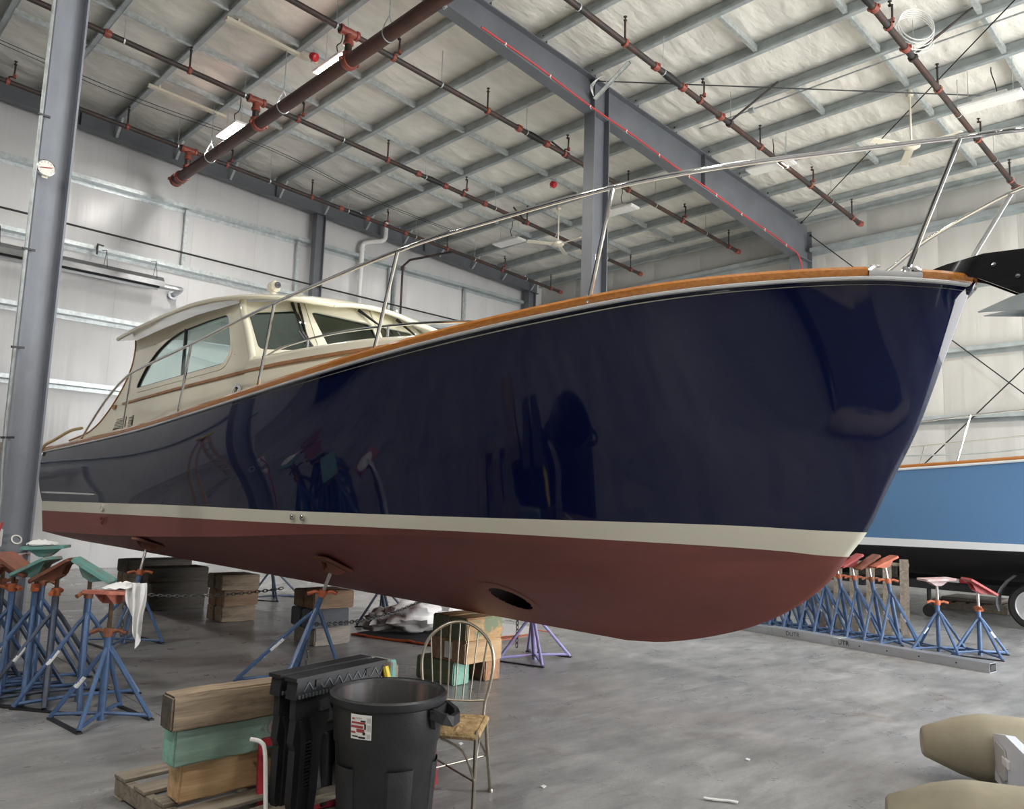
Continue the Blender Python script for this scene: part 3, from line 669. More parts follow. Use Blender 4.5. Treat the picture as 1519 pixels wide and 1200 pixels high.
tag(MB().tube([(12.5, 17.45, 0), (12.5, 17.45, 8.05), (12.55, 17.2, 8.2), (13.3, 16.2, 8.42)], .033, 8).lathe([(.033, -.06), (.055, -.05), (.055, .05), (.033, .06)], (12.5, 17.45, 8.0), 10).build('drain_pipe', 'pipe_rust', None, org=(12.5, 17.45, 0)), 'dark rusty drain pipe dropping down the gable wall behind the cabin', 'pipe')
for k, (z, s) in enumerate(((9.19, 0), (9.10, .1))):
    tag(MB().tube(catmull([(1.5, 15.6+s, zp(1.5)-.1), (4.5, 15.7+s, zp(4.5)-.16-s*.3), (7.5, 15.6+s, zp(7.5)-.1), (10.5, 15.9+s, zp(10.5)-.16), (13, 16+s, zp(13)-.1)], 6), .007, 5).build('roof_cable', 'cable_black', None, org=(7, 15.7, 9.1)), 'thin dark cable sagging below the purlins near the gable wall', 'cable', 'cables below the purlins')
# near column fittings ----------------------------------------------
c = Vector((1.78, YF-.12, 4.69))
t = thing('dial_thermometer', 'round white dial thermometer on the steel column', 'thermometer', tuple(c))
MB().lathe([(0, .0), (.078, .0), (.084, .01), (.084, .025), (.074, .03)], c, 24, (0, -1, 0)).build('case', 'chrome', t, smooth=True)
MB().lathe([(0, .024), (.075, .024), (.075, .027), (0, .027)], c, 24, (0, -1, 0)).build('dial', 'dial_white', t)
MB().beam(c+V(-.05, -.032, -.01), c+V(.05, -.032, .012), .004, .008).build('pointer', 'label_red', t)
for k in range(10):
    a = -.7+k*(PI+1.4)/9; MB().box(c+V(.06*math.cos(a), -.029, .06*math.sin(a)), (.006, .003, .012), Matrix.Rotation(-(a-PI/2), 3, 'Y')).build('tick', 'label_grey', t)
MB().box(c+V(0, -.01, -.09), (.05, .012, .02)).build('bracket', 'cream_plastic', t)
t = thing('conduit_pipe', 'thin galvanised conduit strapped up the edge of the steel column', 'conduit', (1.68, YF-.13, 1.4))
MB().tube(catmull([(1.71, YF-.12, 1.22), (1.72, YF-.12, 1.5), (1.70, YF-.14, 1.8), (1.69, YF-.14, 2.2)], 4)+[V(1.69, YF-.14, 9.0)], .017, 8).build('conduit', 'galvanised', t, smooth=True)
for z in (2.05, 2.9, 3.85, 5.2, 6.6): MB().beam((1.66, YF-.155, z), (1.77, YF-.13, z+.01), .02, .02).build('strap', 'dark_metal', t)
t = thing('outlet_box', 'white outlet box with red cord on the steel column above the boat stands', 'electrical box', (1.70, YF-.16, 1.1))
MB().bbox((1.70, YF-.16, 1.14), (.11, .07, .16), .008).build('box', 'white_plastic', t); MB().bbox((1.71, YF-.16, .93), (.09, .07, .07), .008).build('lower_box', 'white_plastic', t)
MB().tube(catmull([(1.74, YF-.2, 1.28), (1.70, YF-.22, 1.15), (1.66, YF-.21, 1.0), (1.72, YF-.21, .8), (1.74, YF-.2, .45), (1.7, YF-.22, .02)], 6), .011, 6).build('red_cord', 'hose_red', t)
tag(MB().lathe([(.035, -.006), (.05, -.006), (.05, .006), (.035, .006)], (1.88, YF-.13, 1.12), 14, (.2, -1, .6)).build('lifting_ring', 'chrome', None, org=(1.88, YF-.13, 1.12)), 'small bright steel ring bolted low on the steel column', 'ring')
# shelf with a bag against the gable wall
t = thing('wall_shelf', 'grey steel shelf on the gable wall behind the stern', 'shelf', (3.0, 17.2, 1.9)); MB().box((2.6, 17.2, 1.98), (2.6, .5, .05)).box((2.6, 16.96, 1.95), (2.6, .03, .12)).build('board', 'galvanised', t)
for x in (1.6, 3.7): MB().box((x, 17.2, .98), (.05, .45, 1.95)).build('upright', 'galvanised', t)
P = [[Vector((3.3+.3*math.cos(a)*math.sin(p)*(1+.15*nz(a*2, p*3)), 17.1+.2*math.sin(a)*math.sin(p), 2.005+.22*(1-math.cos(p))*.98*(1+.12*nz(a, p*2, 4)))) for a in [2*PI*k/16 for k in range(16)]] for p in [PI*j/10 for j in range(11)]]
tag(MB().grid(P, closed_v=True).build('canvas_bag', 'timber_dusty', None, smooth=True, ang=180, org=(3.3, 17.1, 2.005)), 'lumpy pale sack lying on the shelf by the gable wall', 'sack')
# ================================================================== boats
STEM = [(.62, 3.69), (.65, 3.39), (.74, 3.0), (.86, 2.65), (1.01, 2.37), (1.19, 2.15), (1.35, 2.03), (1.5, 1.917), (1.78, 1.778), (2.09, 1.62), (2.44, 1.482), (2.74, 1.367), (2.92, 1.298)]
ZSH = [(1.3, 2.92), (1.7, 2.915), (2.2, 2.878), (2.65, 2.82), (3.2, 2.74), (3.65, 2.68), (4.16, 2.62), (4.88, 2.55), (5.9, 2.47), (7.25, 2.38), (9.2, 2.275), (11.8, 2.19), (13.4, 2.155)]
ZWT = [(1.9, 1.50), (2.1, 1.502), (2.5, 1.511), (2.9, 1.511), (3.5, 1.505), (4.5, 1.494), (6, 1.482), (8, 1.475), (11, 1.44), (13.4, 1.41)]
ZWB = [(2.03, 1.348), (2.18, 1.356), (2.33, 1.365), (2.63, 1.377), (3.1, 1.386), (4, 1.396), (5, 1.390), (6, 1.378), (8, 1.355), (11, 1.31), (13.4, 1.27)]
ZCH = [(2.0, 1.30), (3.0, 1.33), (4.3, 1.345), (5.5, 1.315), (7.15, 1.21), (9.4, 1.10), (13.4, .965)]
ZK = [(3.6, .62), (5, .62), (8, .63), (11, .66), (13.4, .70)]
BSH = [(0, 0), (.03, .07), (.12, .22), (.4, .55), (.9, .955), (1.35, 1.27), (1.9, 1.53), (2.35, 1.68), (2.86, 1.79), (3.58, 1.865), (4.6, 1.885), (5.95, 1.86), (7.9, 1.79), (10.5, 1.72), (12.1, 1.66)]
BWT = [(0, 0), (.02, .03), (.1, .09), (.3, .23), (.65, .46), (1.1, .73), (1.75, 1.05), (2.6, 1.34), (4, 1.58), (5.3, 1.68), (7.3, 1.70), (11.5, 1.61)]
YEND = 13.35
def hull(X0, dy, parent, mats, navs=48, zoff=0, hole=None, stripe_dz=0):
    top_m, stripe_m, bot_m = mats
    ds = [(k/navs)**1.7 for k in range(navs+1)]
    zstem_y = lambda z: tab(STEM, z)
    def yy(ys, f): return ys+(YEND-ys)*f
    def put(X, Y, z): return Vector((X, Y+dy, z+zoff))
    sd = stripe_dz
    def top_row(q):                            # q: 0 stripe top, 1 sheer
        z0 = lerp(1.5+sd, 2.92, q); ys = zstem_y(z0); out = []
        for f in ds:
            Y = yy(ys, f); d = Y-ys; wgt = q**1.12
            b = lerp(tab(BWT, d), tab(BSH, d), wgt)
            b += .05*math.sin(PI*q)*sstep((d-2.5)/4)       # fullness amidships
            b -= .05*math.sin(PI*q)*sstep(d/.8)*(1-sstep((d-1.2)/2.5))
            z = lerp(tab(ZWT, Y)+sd, tab(ZSH, Y), q); z = lerp(z0, z, sstep(d/.5))
            out.append((b, Y, z))
        return out
    def stripe_row(q):                         # 0 bottom 1 top
        z0 = lerp(1.348, 1.5, q)+sd; ys = zstem_y(z0); out = []
        for f in ds:
            Y = yy(ys, f); d = Y-ys; b = tab(BWT, d)-.018*(1-q)*sstep(d/.4)
            z = lerp(tab(ZWB, Y), tab(ZWT, Y), q)+sd; out.append((b, Y, lerp(z0, z, sstep(d/.3))))
        return out
    def low_row(q):                            # 0 chine 1 stripe bottom
        z0 = lerp(1.30+sd, 1.348+sd, q); ys = zstem_y(z0); out = []
        for f in ds:
            Y = yy(ys, f); d = Y-ys; b = tab(BWT, d)-(.018+.035*(1-q))*sstep(d/.4)
            zc = min(tab(ZCH, Y), tab(ZWB, Y)+sd-.03); z = lerp(zc, tab(ZWB, Y)+sd, q); out.append((b, Y, lerp(z0, z, sstep(d/.3))))
        return out
    def bot_row(u):                            # 0 chine 1 keel
        z0 = lerp(1.30+sd, .62, u**.8) if u < 1 else .62
        ys = zstem_y(max(.62, z0)); out = []
        for f in ds:
            Y = yy(ys, f); d = Y-ys
            bc = tab(BWT, max(0, d))-.053*sstep(d/.4)
            b = bc*(1-u)
            zc = min(tab(ZCH, Y), tab(ZWB, Y)+sd-.03)
            za = tab(ZK, Y)+(zc-tab(ZK, Y))*(1-u)**1.12
            za -= .045*math.sin(PI*min(1, u))*sstep(d/3)
            out.append((b, Y, lerp(z0, za, sstep(d/lerp(.3, 3.2, min(1, u*3))))))
        return out
    def surf(rowfn, n, name, mt, drop=None, smooth=True):
        mb = MB()
        for s in (-1, 1):
            P = [[put(X0+s*b, Y, z) for b, Y, z in rowfn(i/n)] for i in range(n+1)]
            if drop and s == -1:
                o = len(mb.v); w = len(P[0])
                for r in P: mb.v += r
                for i in range(n):
                    for j in range(w-1):
                        c = (P[i][j]+P[i+1][j+1])/2
                        if drop(c): continue
                        mb.f.append([o+i*w+j, o+i*w+j+1, o+(i+1)*w+j+1, o+(i+1)*w+j]); mb.mi.append(0)
            else: mb.grid(P)
        ob = mb.build(name, mt, parent, recalc=False)
        bm = bmesh.new(); bm.from_mesh(ob.data); bmesh.ops.remove_doubles(bm, verts=bm.verts, dist=.0008)
        bmesh.ops.dissolve_degenerate(bm, dist=.0004, edges=bm.edges); bmesh.ops.recalc_face_normals(bm, faces=bm.faces); bm.to_mesh(ob.data); bm.free()
        ob.data.polygons.foreach_set('use_smooth', [True]*len(ob.data.polygons)); ob.data.set_sharp_from_angle(angle=math.radians(75))
        return ob
    surf(top_row, 22, 'topsides', top_m)
    surf(stripe_row, 3, 'boot_stripe', stripe_m)
    surf(low_row, 3, 'chine_strake', bot_m)
    surf(bot_row, 46 if hole else 20, 'bottom', bot_m, drop=hole)
    # transom
    col = [bot_row(1-i/8)[-1] for i in range(9)]+[low_row(i/3)[-1] for i in range(1, 4)]+[stripe_row(i/3)[-1] for i in range(1, 4)]+[top_row(i/10)[-1] for i in range(1, 11)]
    MB().grid([[put(X0-b, Y, z), put(X0, Y+.03, z), put(X0+b, Y, z)] for b, Y, z in col]).build('transom', top_m, parent, smooth=True)
    sh = top_row(1)
    return sh, top_row, bot_row, put, ds
XC = 4.85
boat = thing('lobster_yacht', 'dark navy motor yacht with cream cabin and red bottom propped on timber blocks', 'boat', (XC, 7.3, .62))
# bow thruster opening
HC = Vector((0, 4.50, .86)); HR = .13
def in_hole(c): return (c.y-HC.y)**2/(.16**2)+(c.z-HC.z)**2/(.105**2) < 1
sheer, top_row, bot_row, put, ds = hull(XC, 0, boat, ('navy_gelcoat', 'boot_cream', 'antifoul_red'), 130, hole=in_hole)
rows = [bot_row(i/60) for i in range(61)]
def hull_b(Y, z):                              # half breadth of the bottom at (Y, z)
    best = None
    pts = []
    for r in rows:
        for k in range(len(r)-1):
            if r[k][1] <= Y <= r[k+1][1]:
                t = (Y-r[k][1])/(r[k+1][1]-r[k][1]+1e-9); pts.append((lerp(r[k][2], r[k+1][2], t), lerp(r[k][0], r[k+1][0], t))); break
    pts.sort()
    for (za, ba), (zb, bb) in zip(pts, pts[1:]):
        if za <= z <= zb: return lerp(ba, bb, (z-za)/(zb-za+1e-9))
    return pts[-1][1] if pts and z > pts[-1][0] else (pts[0][1] if pts else 0)
def hull_z(X, Y):                              # underside height of the bottom at (X, Y)
    bq = abs(XC-X); pts = []
    for r in rows:
        for k in range(len(r)-1):
            if r[k][1] <= Y <= r[k+1][1]:
                t = (Y-r[k][1])/(r[k+1][1]-r[k][1]+1e-9); pts.append((lerp(r[k][0], r[k+1][0], t), lerp(r[k][2], r[k+1][2], t))); break
    pts.sort()
    for (ba, za), (bb, zb_) in zip(pts, pts[1:]):
        if ba <= bq <= bb: return lerp(za, zb_, (bq-ba)/(bb-ba+1e-9))
    return pts[-1][1]
P = [[], [], [], []]
for k in range(36):
    a = 2*PI*k/36; ca, sa = math.cos(a), math.sin(a)
    for j, (e, off) in enumerate(((1.28, .006), (1.05, .010), (.86, .002))):
        Y, z = HC.y+.165*e*ca, HC.z+.108*e*sa; P[j].append((XC-hull_b(Y, z)-off, Y, z))
    Y, z = HC.y+.13*ca, HC.z+.09*sa; P[3].append((XC+.05, Y, z))
MB().grid(P[:3], closed_v=True).build('thruster_rim', 'antifoul_red', boat, smooth=True)
MB().grid(P[2:], closed_v=True).build('thruster_tunnel', 'antifoul_shaded', boat, smooth=True)
# deck
dk = MB(); Pd = []
for b, Y, z in sheer: Pd.append([(XC+b*s, Y, z-.05+.07*(1-s*s)*min(1, b)) for s in (-1, -.9, -.5, 0, .5, .9, 1)])
dk.grid(Pd).build('deck', 'cream_gelcoat', boat, smooth=True)
# teak cap rail, split at the bow chock, and bright rub strip
def shp(s, inset=0, dz=0): return [Vector((XC+s*(b-inset), Y, z+dz)) for b, Y, z in sheer]
cap = [(-.022, .0), (-.026, .028), (-.012, .046), (.045, .048), (.06, .03), (.06, -.01), (-.01, -.012)]
for s in (-1, 1):
    path = [p for p in shp(s) if p.y > 1.302]
    if s == 1: cp = [(-a, b) for a, b in cap]
    else: cp = cap
    i0 = next(i for i, p in enumerate(path) if p.y > 1.46); i1 = next(i for i, p in enumerate(path) if p.y > 1.66)
    MB().sweep(path[:i0+1], cp).build('cap_rail_nose', 'teak', boat, smooth=True)
    MB().sweep(path[i1:], cp).build('cap_rail', 'teak', boat, smooth=True)
    rub = [(-.022, -.010), (-.026, -.016), (-.022, -.026), (.0, -.028), (0, -.006)]
    if s == 1: rub = [(-a, b) for a, b in rub]
    MB().sweep([p for p in shp(s) if p.y > 1.31], rub).build('rub_strip', 'strip_bright', boat, smooth=True)
    # chock
    a, bq = path[i0], path[i1]; n = Vector((s, 0, 0))
    MB().sweep([lerp(a, bq, t)+V(0, 0, .0) for t in (0, .25, .5, .75, 1)], [(-.03*1, 0), (-.03, .022), (.05, .022), (.05, -.01), (-.02, -.015)] if s == -1 else [(.03, 0), (.03, .022), (-.05, .022), (-.05, -.01), (.02, -.015)]).build('chock_plate', 'chrome', boat, smooth=True)
    for p, q in ((a, 1), (bq, -1)):
        d = (bq-a).normalized()*q
        MB().tube([p+V(0, 0, .03), p+d*.03+V(0, 0, .05), p+d*.075+V(0, 0, .055)], [.022, .018, .008], 8).build('chock_horn', 'chrome', boat, smooth=True)
# bow fitting: navy lip, black roller cheeks, anchor
MB().lathe([(0, -.05), (.022, -.045), (.034, -.02), (.034, .03), (.02, .045), (0, .05)], (XC, 1.325, 2.905), 16, (0, -.35, 1)).build('stem_cap', 'navy_gelcoat', boat, smooth=True)
prof = [(1.62, 2.975), (1.52, 3.01), (1.41, 3.035), (1.22, 3.06), (.72, 3.03), (.66, 2.62), (.86, 2.685), (1.05, 2.80), (1.25, 2.925), (1.34, 2.955)]
br = None
for dx in (-.075, .06):
    br = MB().prism(prof, lambda u, v, w: Vector((XC+dx+w, u, v)), .015).build('roller_cheek', 'black_gloss', boat)
    for (Y, z) in ((1.17, 2.985), (1.06, 2.90), (.86, 2.80)):
        MB().lathe([(0, .0), (.013, .0), (.012, .008), (0, .011)], (XC+dx-.001, Y, z), 10, (-1, 0, 0)).build('cheek_bolt', 'chrome', br, smooth=True)
MB().lathe([(.0, -.06), (.045, -.06), (.03, 0), (.045, .06), (0, .06)], (XC, .92, 2.80), 14, (1, 0, 0)).build('bow_roller', 'black_rubber', boat)
an = MB(); an.prism([(1.24, 2.715), (1.08, 2.775), (.80, 2.83), (.55, 2.80), (.60, 2.70), (.9, 2.69)], lambda u, v, w: Vector((XC-.16+.16*(1.24-u)/.7*.2+w, u, v)), .02)
an.prism([(1.24, 2.715), (.60, 2.78), (.60, 2.62), (.9, 2.66)], lambda u, v, w: Vector((XC-.05+w, u, v)), .02)
an.tube([(XC, .95, 2.80), (XC, .7, 2.78), (XC, .5, 2.74)], .02, 6); an.build('anchor_fluke', 'galvanised_dull', boat)
# guard rail -------------------------------------------------------
rs = [(3.12, 11.32, 2.245), (3.10, 10.9, 2.44), (3.09, 10.35, 2.70), (3.08, 9.75, 2.90), (3.06, 9.2, 2.965), (3.04, 7.74, 3.065), (2.99, 5.95, 3.18), (2.98, 4.23, 3.26), (3.12, 3.4, 3.32), (3.33, 2.68, 3.39), (3.62, 2.2, 3.46), (3.96, 1.80, 3.53), (4.36, 1.20, 3.58), (4.44, .95, 3.57), (4.58, .72, 3.56), (4.85, .62, 3.56)]
full = [V(*p) for p in rs]; path = catmull(full, 6)
path = path+[V(2*XC-p.x, p.y, p.z) for p in reversed(path[:-1])]
MB().tube(path, .0145, 10).build('guard_rail', 'chrome', boat, smooth=True)
for s in (-1, 1):
    for (bx, by, bz, tx, ty, tz) in ((4.50, 1.53, 2.95, 4.36, 1.20, 3.575), (3.44, 2.93, 2.80, 3.33, 2.68, 3.385), (3.03, 4.52, 2.61, 2.98, 4.23, 3.255), (3.02, 6.2, 2.485, 2.99, 5.95, 3.175), (3.05, 7.95, 2.365, 3.04, 7.74, 3.06), (3.11, 9.72, 2.28, 3.08, 9.5, 2.935)):
        X = lambda x: x if s == -1 else 2*XC-x
        st = MB().tube([(X(bx), by, bz), (X(tx), ty, tz)], .0135, 8).build('stanchion', 'chrome', boat, smooth=True)
        MB().lathe([(.0, -.02), (.03, -.02), (.028, .01), (.018, .03), (0, .03)], (X(bx), by, bz), 10).build('stanchion_base', 'chrome', st, smooth=True)
# trunk cabin forward ----------------------------------------------
HW = [(3.62, .25), (3.8, .55), (4.2, .86), (5, 1.13), (6, 1.27), (7.45, 1.34)]
ZT = [(3.62, 2.66), (3.8, 2.72), (4.3, 2.86), (5.3, 2.945), (6.3, 2.975), (7.5, 2.985)]
Pt = []
for k in range(41):
    Y = lerp(3.62, 7.5, (k/40)**1.0); h = tab(HW, Y); z = tab(ZT, Y); zd = tab(ZSH, Y)-.06
    row = [(XC-h-.02, Y, zd), (XC-h-.01, Y, lerp(zd, z, .6)), (XC-h+.0, Y, z-.05), (XC-h+.04, Y, z-.01)]+[(XC+h*s*.94, Y, z+.10*(1-s*s)*min(1, h)) for s in (-.95, -.6, -.3, 0, .3, .6, .95)]+[(XC+h-.04, Y, z-.01), (XC+h, Y, z-.05), (XC+h+.02, Y, zd)]
    Pt.append(row)
MB().grid(Pt).build('trunk_cabin', 'cream_gelcoat', boat, smooth=True, ang=50)
# cabin sides ------------------------------------------------------
SIDE = [(7.44, 2.2), (7.44, 2.99), (7.55, 3.16), (7.80, 3.52), (7.86, 3.62), (9, 3.66), (10, 3.64), (10.97, 3.60), (10.93, 3.5), (10.92, 3.38), (10.95, 3.23), (11.10, 3.03), (11.32, 2.85), (11.56, 2.70), (11.85, 2.555), (12.15, 2.46), (12.45, 2.40), (13.2, 2.33), (13.2, 2.12), (11, 2.12), (9, 2.15)]
def rnd(poly, r, n=4):                          # round polygon corners
    out = []; N = len(poly)
    for i in range(N):
        p0, p, p1 = Vector(poly[i-1]), Vector(poly[i]), Vector(poly[(i+1) % N])
        a = (p0-p); c = (p1-p); q = min(r, a.length*.45, c.length*.45); A = p+a.normalized()*q; C = p+c.normalized()*q
        for k in range(n+1):
            t = k/n; out.append(tuple((1-t)**2*A+2*t*(1-t)*p+t*t*C))
    return out
WIN = rnd([(10.66, 2.915), (8.05, 2.975), (7.93, 3.12), (8.12, 3.535), (8.65, 3.54), (9.42, 3.52), (9.78, 3.46), (10.08, 3.37), (10.33, 3.24), (10.52, 3.08)], .10)
def cabx(z): return 1.36-.07*(z-2.4)
def circ(c, r, n=20): return [(c[0]+r*math.cos(2*PI*k/n), c[1]+r*math.sin(2*PI*k/n)) for k in range(n)]
def ring_poly(poly, d):                        # crude outward offset of a closed polygon
    cx = sum(p[0] for p in poly)/len(poly); cy = sum(p[1] for p in poly)/len(poly); out = []
    N = len(poly)
    for i in range(N):
        a, b = Vector(poly[i-1]), Vector(poly[(i+1) % N]); t = (b-a); n = Vector((t.y, -t.x)); n = n.normalized() if n.length else n
        if n.dot(Vector((poly[i][0]-cx, poly[i][1]-cy))) < 0: n = -n
        out.append((poly[i][0]+n.x*d, poly[i][1]+n.y*d))
    return out
for s in (-1, 1):
    fn = lambda u, v, w: Vector((XC+s*(cabx(v)-w), u, v))
    side = MB().prism(SIDE, fn, .045, [WIN]).build('cabin_side', 'cream_gelcoat', boat)
    MB().prism(ring_poly(WIN, .002), lambda u, v, w: Vector((XC+s*(cabx(v)-.02-w), u, v)), .006).build('side_window', 'glass_clear', side)
    MB().prism(ring_poly(WIN, .055), lambda u, v, w: Vector((XC+s*(cabx(v)+.007-w), u, v)), .012, [ring_poly(WIN, -.004)]).build('window_frame', 'cream_gelcoat', side)
    MB().tube([V(XC+s*(cabx(v)-.012), u, v) for u, v in WIN], .016, 6, closed=True).build('window_seal', 'black_rubber', side)
    MB().box((XC+s*(cabx(3.2)-.03), 9.28, 3.22), (.03, .035, .62)).build('window_mullion', 'black_rubber', side)
    # teak strip and trims
    MB().sweep([V(XC+s*(cabx(2.8)+.008), Y, z) for Y, z in ((11.05, 2.745), (9.3, 2.80), (7.45, 2.835))]+[V(XC+s*(tab(HW, Y)+.018), Y, 2.842) for Y in (6.9, 6.3, 5.8, 5.3, 4.95)], [(-.012, -.014), (-.012, .014), (.012, .014), (.012, -.014)]).build('teak_strip', 'teak_dull', side)
    edge = [V(XC+s*(cabx(v)+.002), u, v) for u, v in SIDE[7:18]]
    MB().tube(catmull(edge, 3), .012, 6).build('edge_trim', 'teak_dull', side)
    # pillar at the corner
    MB().tube([(XC+s*(cabx(2.6)-.03), 7.46, 2.3), (XC+s*(cabx(2.99)-.03), 7.46, 2.99), (XC+s*(cabx(3.16)-.03), 7.57, 3.16), (XC+s*(cabx(3.52)-.03), 7.82, 3.52), (XC+s*(cabx(3.62)-.03), 7.88, 3.64)], .045, 10).build('corner_pillar', 'cream_gelcoat', boat, smooth=True)
    # louvre vents low on the side
    for (y0, y1, n) in ((10.82, 11.28, 8), (10.56, 10.72, 8)):
        vt = MB().prism([(y0, 2.42+.012), (y1, 2.40), (y1-.12 if n == 8 and y1 > 11 else y1, 2.55), (y0, 2.565)], lambda u, v, w: Vector((XC+s*(cabx(v)+.006-w), u, v)), .01).build('vent_plate', 'black_rubber', side)
        for k in range(7):
            z = 2.43+k*.02; MB().beam((XC+s*(cabx(z)+.01), y0+.01, z), (XC+s*(cabx(z)+.01), y1-.03-.014*k*(1 if y1 > 11 else 0), z-.002), .012, .009).build('louvre', 'cream_gelcoat', vt)
    MB().prism([(11.42, 2.70), (11.30, 2.69), (11.28, 2.745), (11.38, 2.755)], lambda u, v, w: Vector((XC+s*(cabx(v)+.02-w), u, v)), .03).build('step_pad', 'teak_dull', side)
    MB().lathe([(.085, 0), (.115, 0), (.115, .02), (.085, .025)], (XC+s*cabx(2.6), 7.62, 2.60), 20, (s, 0, 0)).lathe([(0, .004), (.09, .004)], (XC+s*cabx(2.6), 7.62, 2.60), 20, (s, 0, 0)).build('port_light', 'chrome', side, smooth=True)
    for (Y, z) in ((7.87, 3.60), (9.0, 3.62), (9.7, 3.58), (10.2, 3.45), (10.6, 3.15), (10.7, 2.84), (9.6, 2.85), (8.6, 2.88), (7.82, 3.05), (7.95, 3.4)): MB().lathe([(0, 0), (.008, 0), (.006, .004), (0, .005)], (XC+s*(cabx(z)+.006), Y, z), 6, (s, 0, 0)).build('screw_cap', 'chrome', side)
# windshield: two panes each side of the centre -----------------------
for s in (-1, 1):
    def quad(A, Bp, C, D):                      # bilinear patch: A,B bottom  D,C top
        return lambda u, v, w: (lerp(lerp(A, Bp, u), lerp(D, C, u), v)+((Bp-A).cross(D-A)).normalized()*w*(-1 if s == 1 else 1))
    X = lambda x: XC+s*(XC-x)
    p = lambda x, y, z: V(X(x), y, z)
    b0, b1, b2 = p(3.545, 7.46, 2.96), p(4.14, 7.10, 2.97), p(4.85, 6.93, 3.02)
    t0, t1, t2 = p(3.60, 7.88, 3.60), p(4.14, 7.58, 3.68), p(4.85, 7.42, 3.72)
    for (A, Bp, C, D, hole) in ((b0, b1, t1, t0, [(.13, .14), (.93, .16), (.86, .84), (.07, .82)]), (b1, b2, t2, t1, [(.16, .17), (.95, .17), (.95, .70), (.05, .84)])):
        fn = quad(A, Bp, C, D); hp = rnd(hole, .09)
        wsx = MB().prism([(0, 0), (1, 0), (1, 1), (0, 1)], fn, .04, [hp]).build('windshield_frame', 'cream_gelcoat', boat)
        MB().prism(ring_poly(hp, .01), lambda u, v, w: fn(u, v, .018+w), .006).build('windshield_pane', 'glass_tint', wsx)
        MB().tube([fn(u, v, .008) for u, v in hp], .012, 6, closed=True).build('pane_seal', 'black_rubber', wsx)
# wipers
for (x, y0, z0, x2, y2, z2) in ((4.02, 7.62, 3.66, 3.98, 7.24, 3.16), (4.08, 7.60, 3.66, 4.02, 7.24, 3.16), (4.70, 7.38, 3.68, 5.02, 6.98, 3.30), (5.25, 7.42, 3.68, 5.45, 7.05, 3.32)):
    wp = MB().tube([(x, y0-.03, z0), (lerp(x, x2, .45), lerp(y0, y2, .45)-.05, lerp(z0, z2, .45)), (x2, y2-.05, z2)], [.02, .012, .008], 6).build('wiper_arm', 'black_rubber', boat)
    MB().beam((x2-.08, y2-.05, z2+.12), (x2+.06, y2-.045, z2-.02), .012, .02).build('wiper_blade', 'black_rubber', wp); MB().lathe([(0, 0), (.012, 0), (.012, .02), (0, .02)], (lerp(x, x2, .5), lerp(y0, y2, .5)-.06, lerp(z0, z2, .5)), 8, (0, -1, 0)).build('wiper_joint', 'chrome', wp)
# roof -------------------------------------------------------------
RHW = [(7.22, .55), (7.30, .85), (7.45, 1.08), (7.75, 1.30), (8.2, 1.43), (9, 1.48), (10.5, 1.48), (11.1, 1.46)]
RZS = [(7.22, 3.66), (7.5, 3.675), (8.0, 3.69), (8.8, 3.705), (10, 3.675), (11.1, 3.635)]
RCM = [(7.22, .07), (7.6, .15), (8.2, .22), (9.5, .26), (11.1, .20)]
ys = [7.22, 7.26, 7.30, 7.37, 7.45, 7.6, 7.75, 8.0, 8.2, 8.6, 9, 9.5, 10, 10.5, 11.1]; ss = [-1, -.96, -.85, -.6, -.3, 0, .3, .6, .85, .96, 1]
U = [[V(XC+tab(RHW, y)*q, y, tab(RZS, y)+tab(RCM, y)*(1-q*q)) for q in ss] for y in ys]
D = [[p+V(0, 0, -.055) for p in r] for r in U]
g = MB(); g.grid(U); g.grid(D)
for r in range(len(ys)-1):
    for e in (0, -1): g.add([U[r][e], U[r+1][e], D[r+1][e], D[r][e]], [(0, 1, 2, 3)])
for r in (0, -1):
    for k in range(len(ss)-1): g.add([U[r][k], U[r][k+1], D[r][k+1], D[r][k]], [(0, 1, 2, 3)])
g.build('hardtop', 'cream_gelcoat', boat, smooth=True, ang=50)
MB().tube(catmull([U[r][0]+V(.0, 0, -.028) for r in range(len(ys))], 2), .028, 8).build('hardtop_edge', 'cream_gelcoat', boat, smooth=True)
MB().tube(catmull([U[r][-1]+V(.0, 0, -.028) for r in range(len(ys))], 2), .028, 8).build('hardtop_edge', 'cream_gelcoat', boat, smooth=True)
MB().tube(catmull([U[0][k]+V(.0, 0, -.028) for k in range(len(ss))], 2), .028, 8).build('hardtop_edge', 'cream_gelcoat', boat, smooth=True)
# searchlight
sl = MB().lathe([(0, 0), (.05, 0), (.04, .03), (.035, .10), (0, .10)], (4.2, 8.40, 3.87), 14).build('searchlight_base', 'cream_gelcoat', boat, smooth=True)
MB().bbox((4.2, 8.40, 4.02), (.11, .17, .13), .03).build('searchlight_head', 'cream_gelcoat', sl); MB().lathe([(0, 0), (.035, 0), (.04, .012), (.025, .014), (0, .008)], (4.2, 8.315, 4.03), 12, (0, -1, 0)).build('searchlight_lens', 'dark_metal', sl)
bk = MB(); bk.tube([(5.5, 8.1, 3.82), (5.5, 8.1, 3.92), (5.5, 7.75, 3.89), (5.5, 7.75, 3.78)], .018, 6).tube([(5.5, 7.95, 3.9), (5.5, 7.95, 3.82)], .014, 6).build('horn_bracket', 'white_plastic', boat)
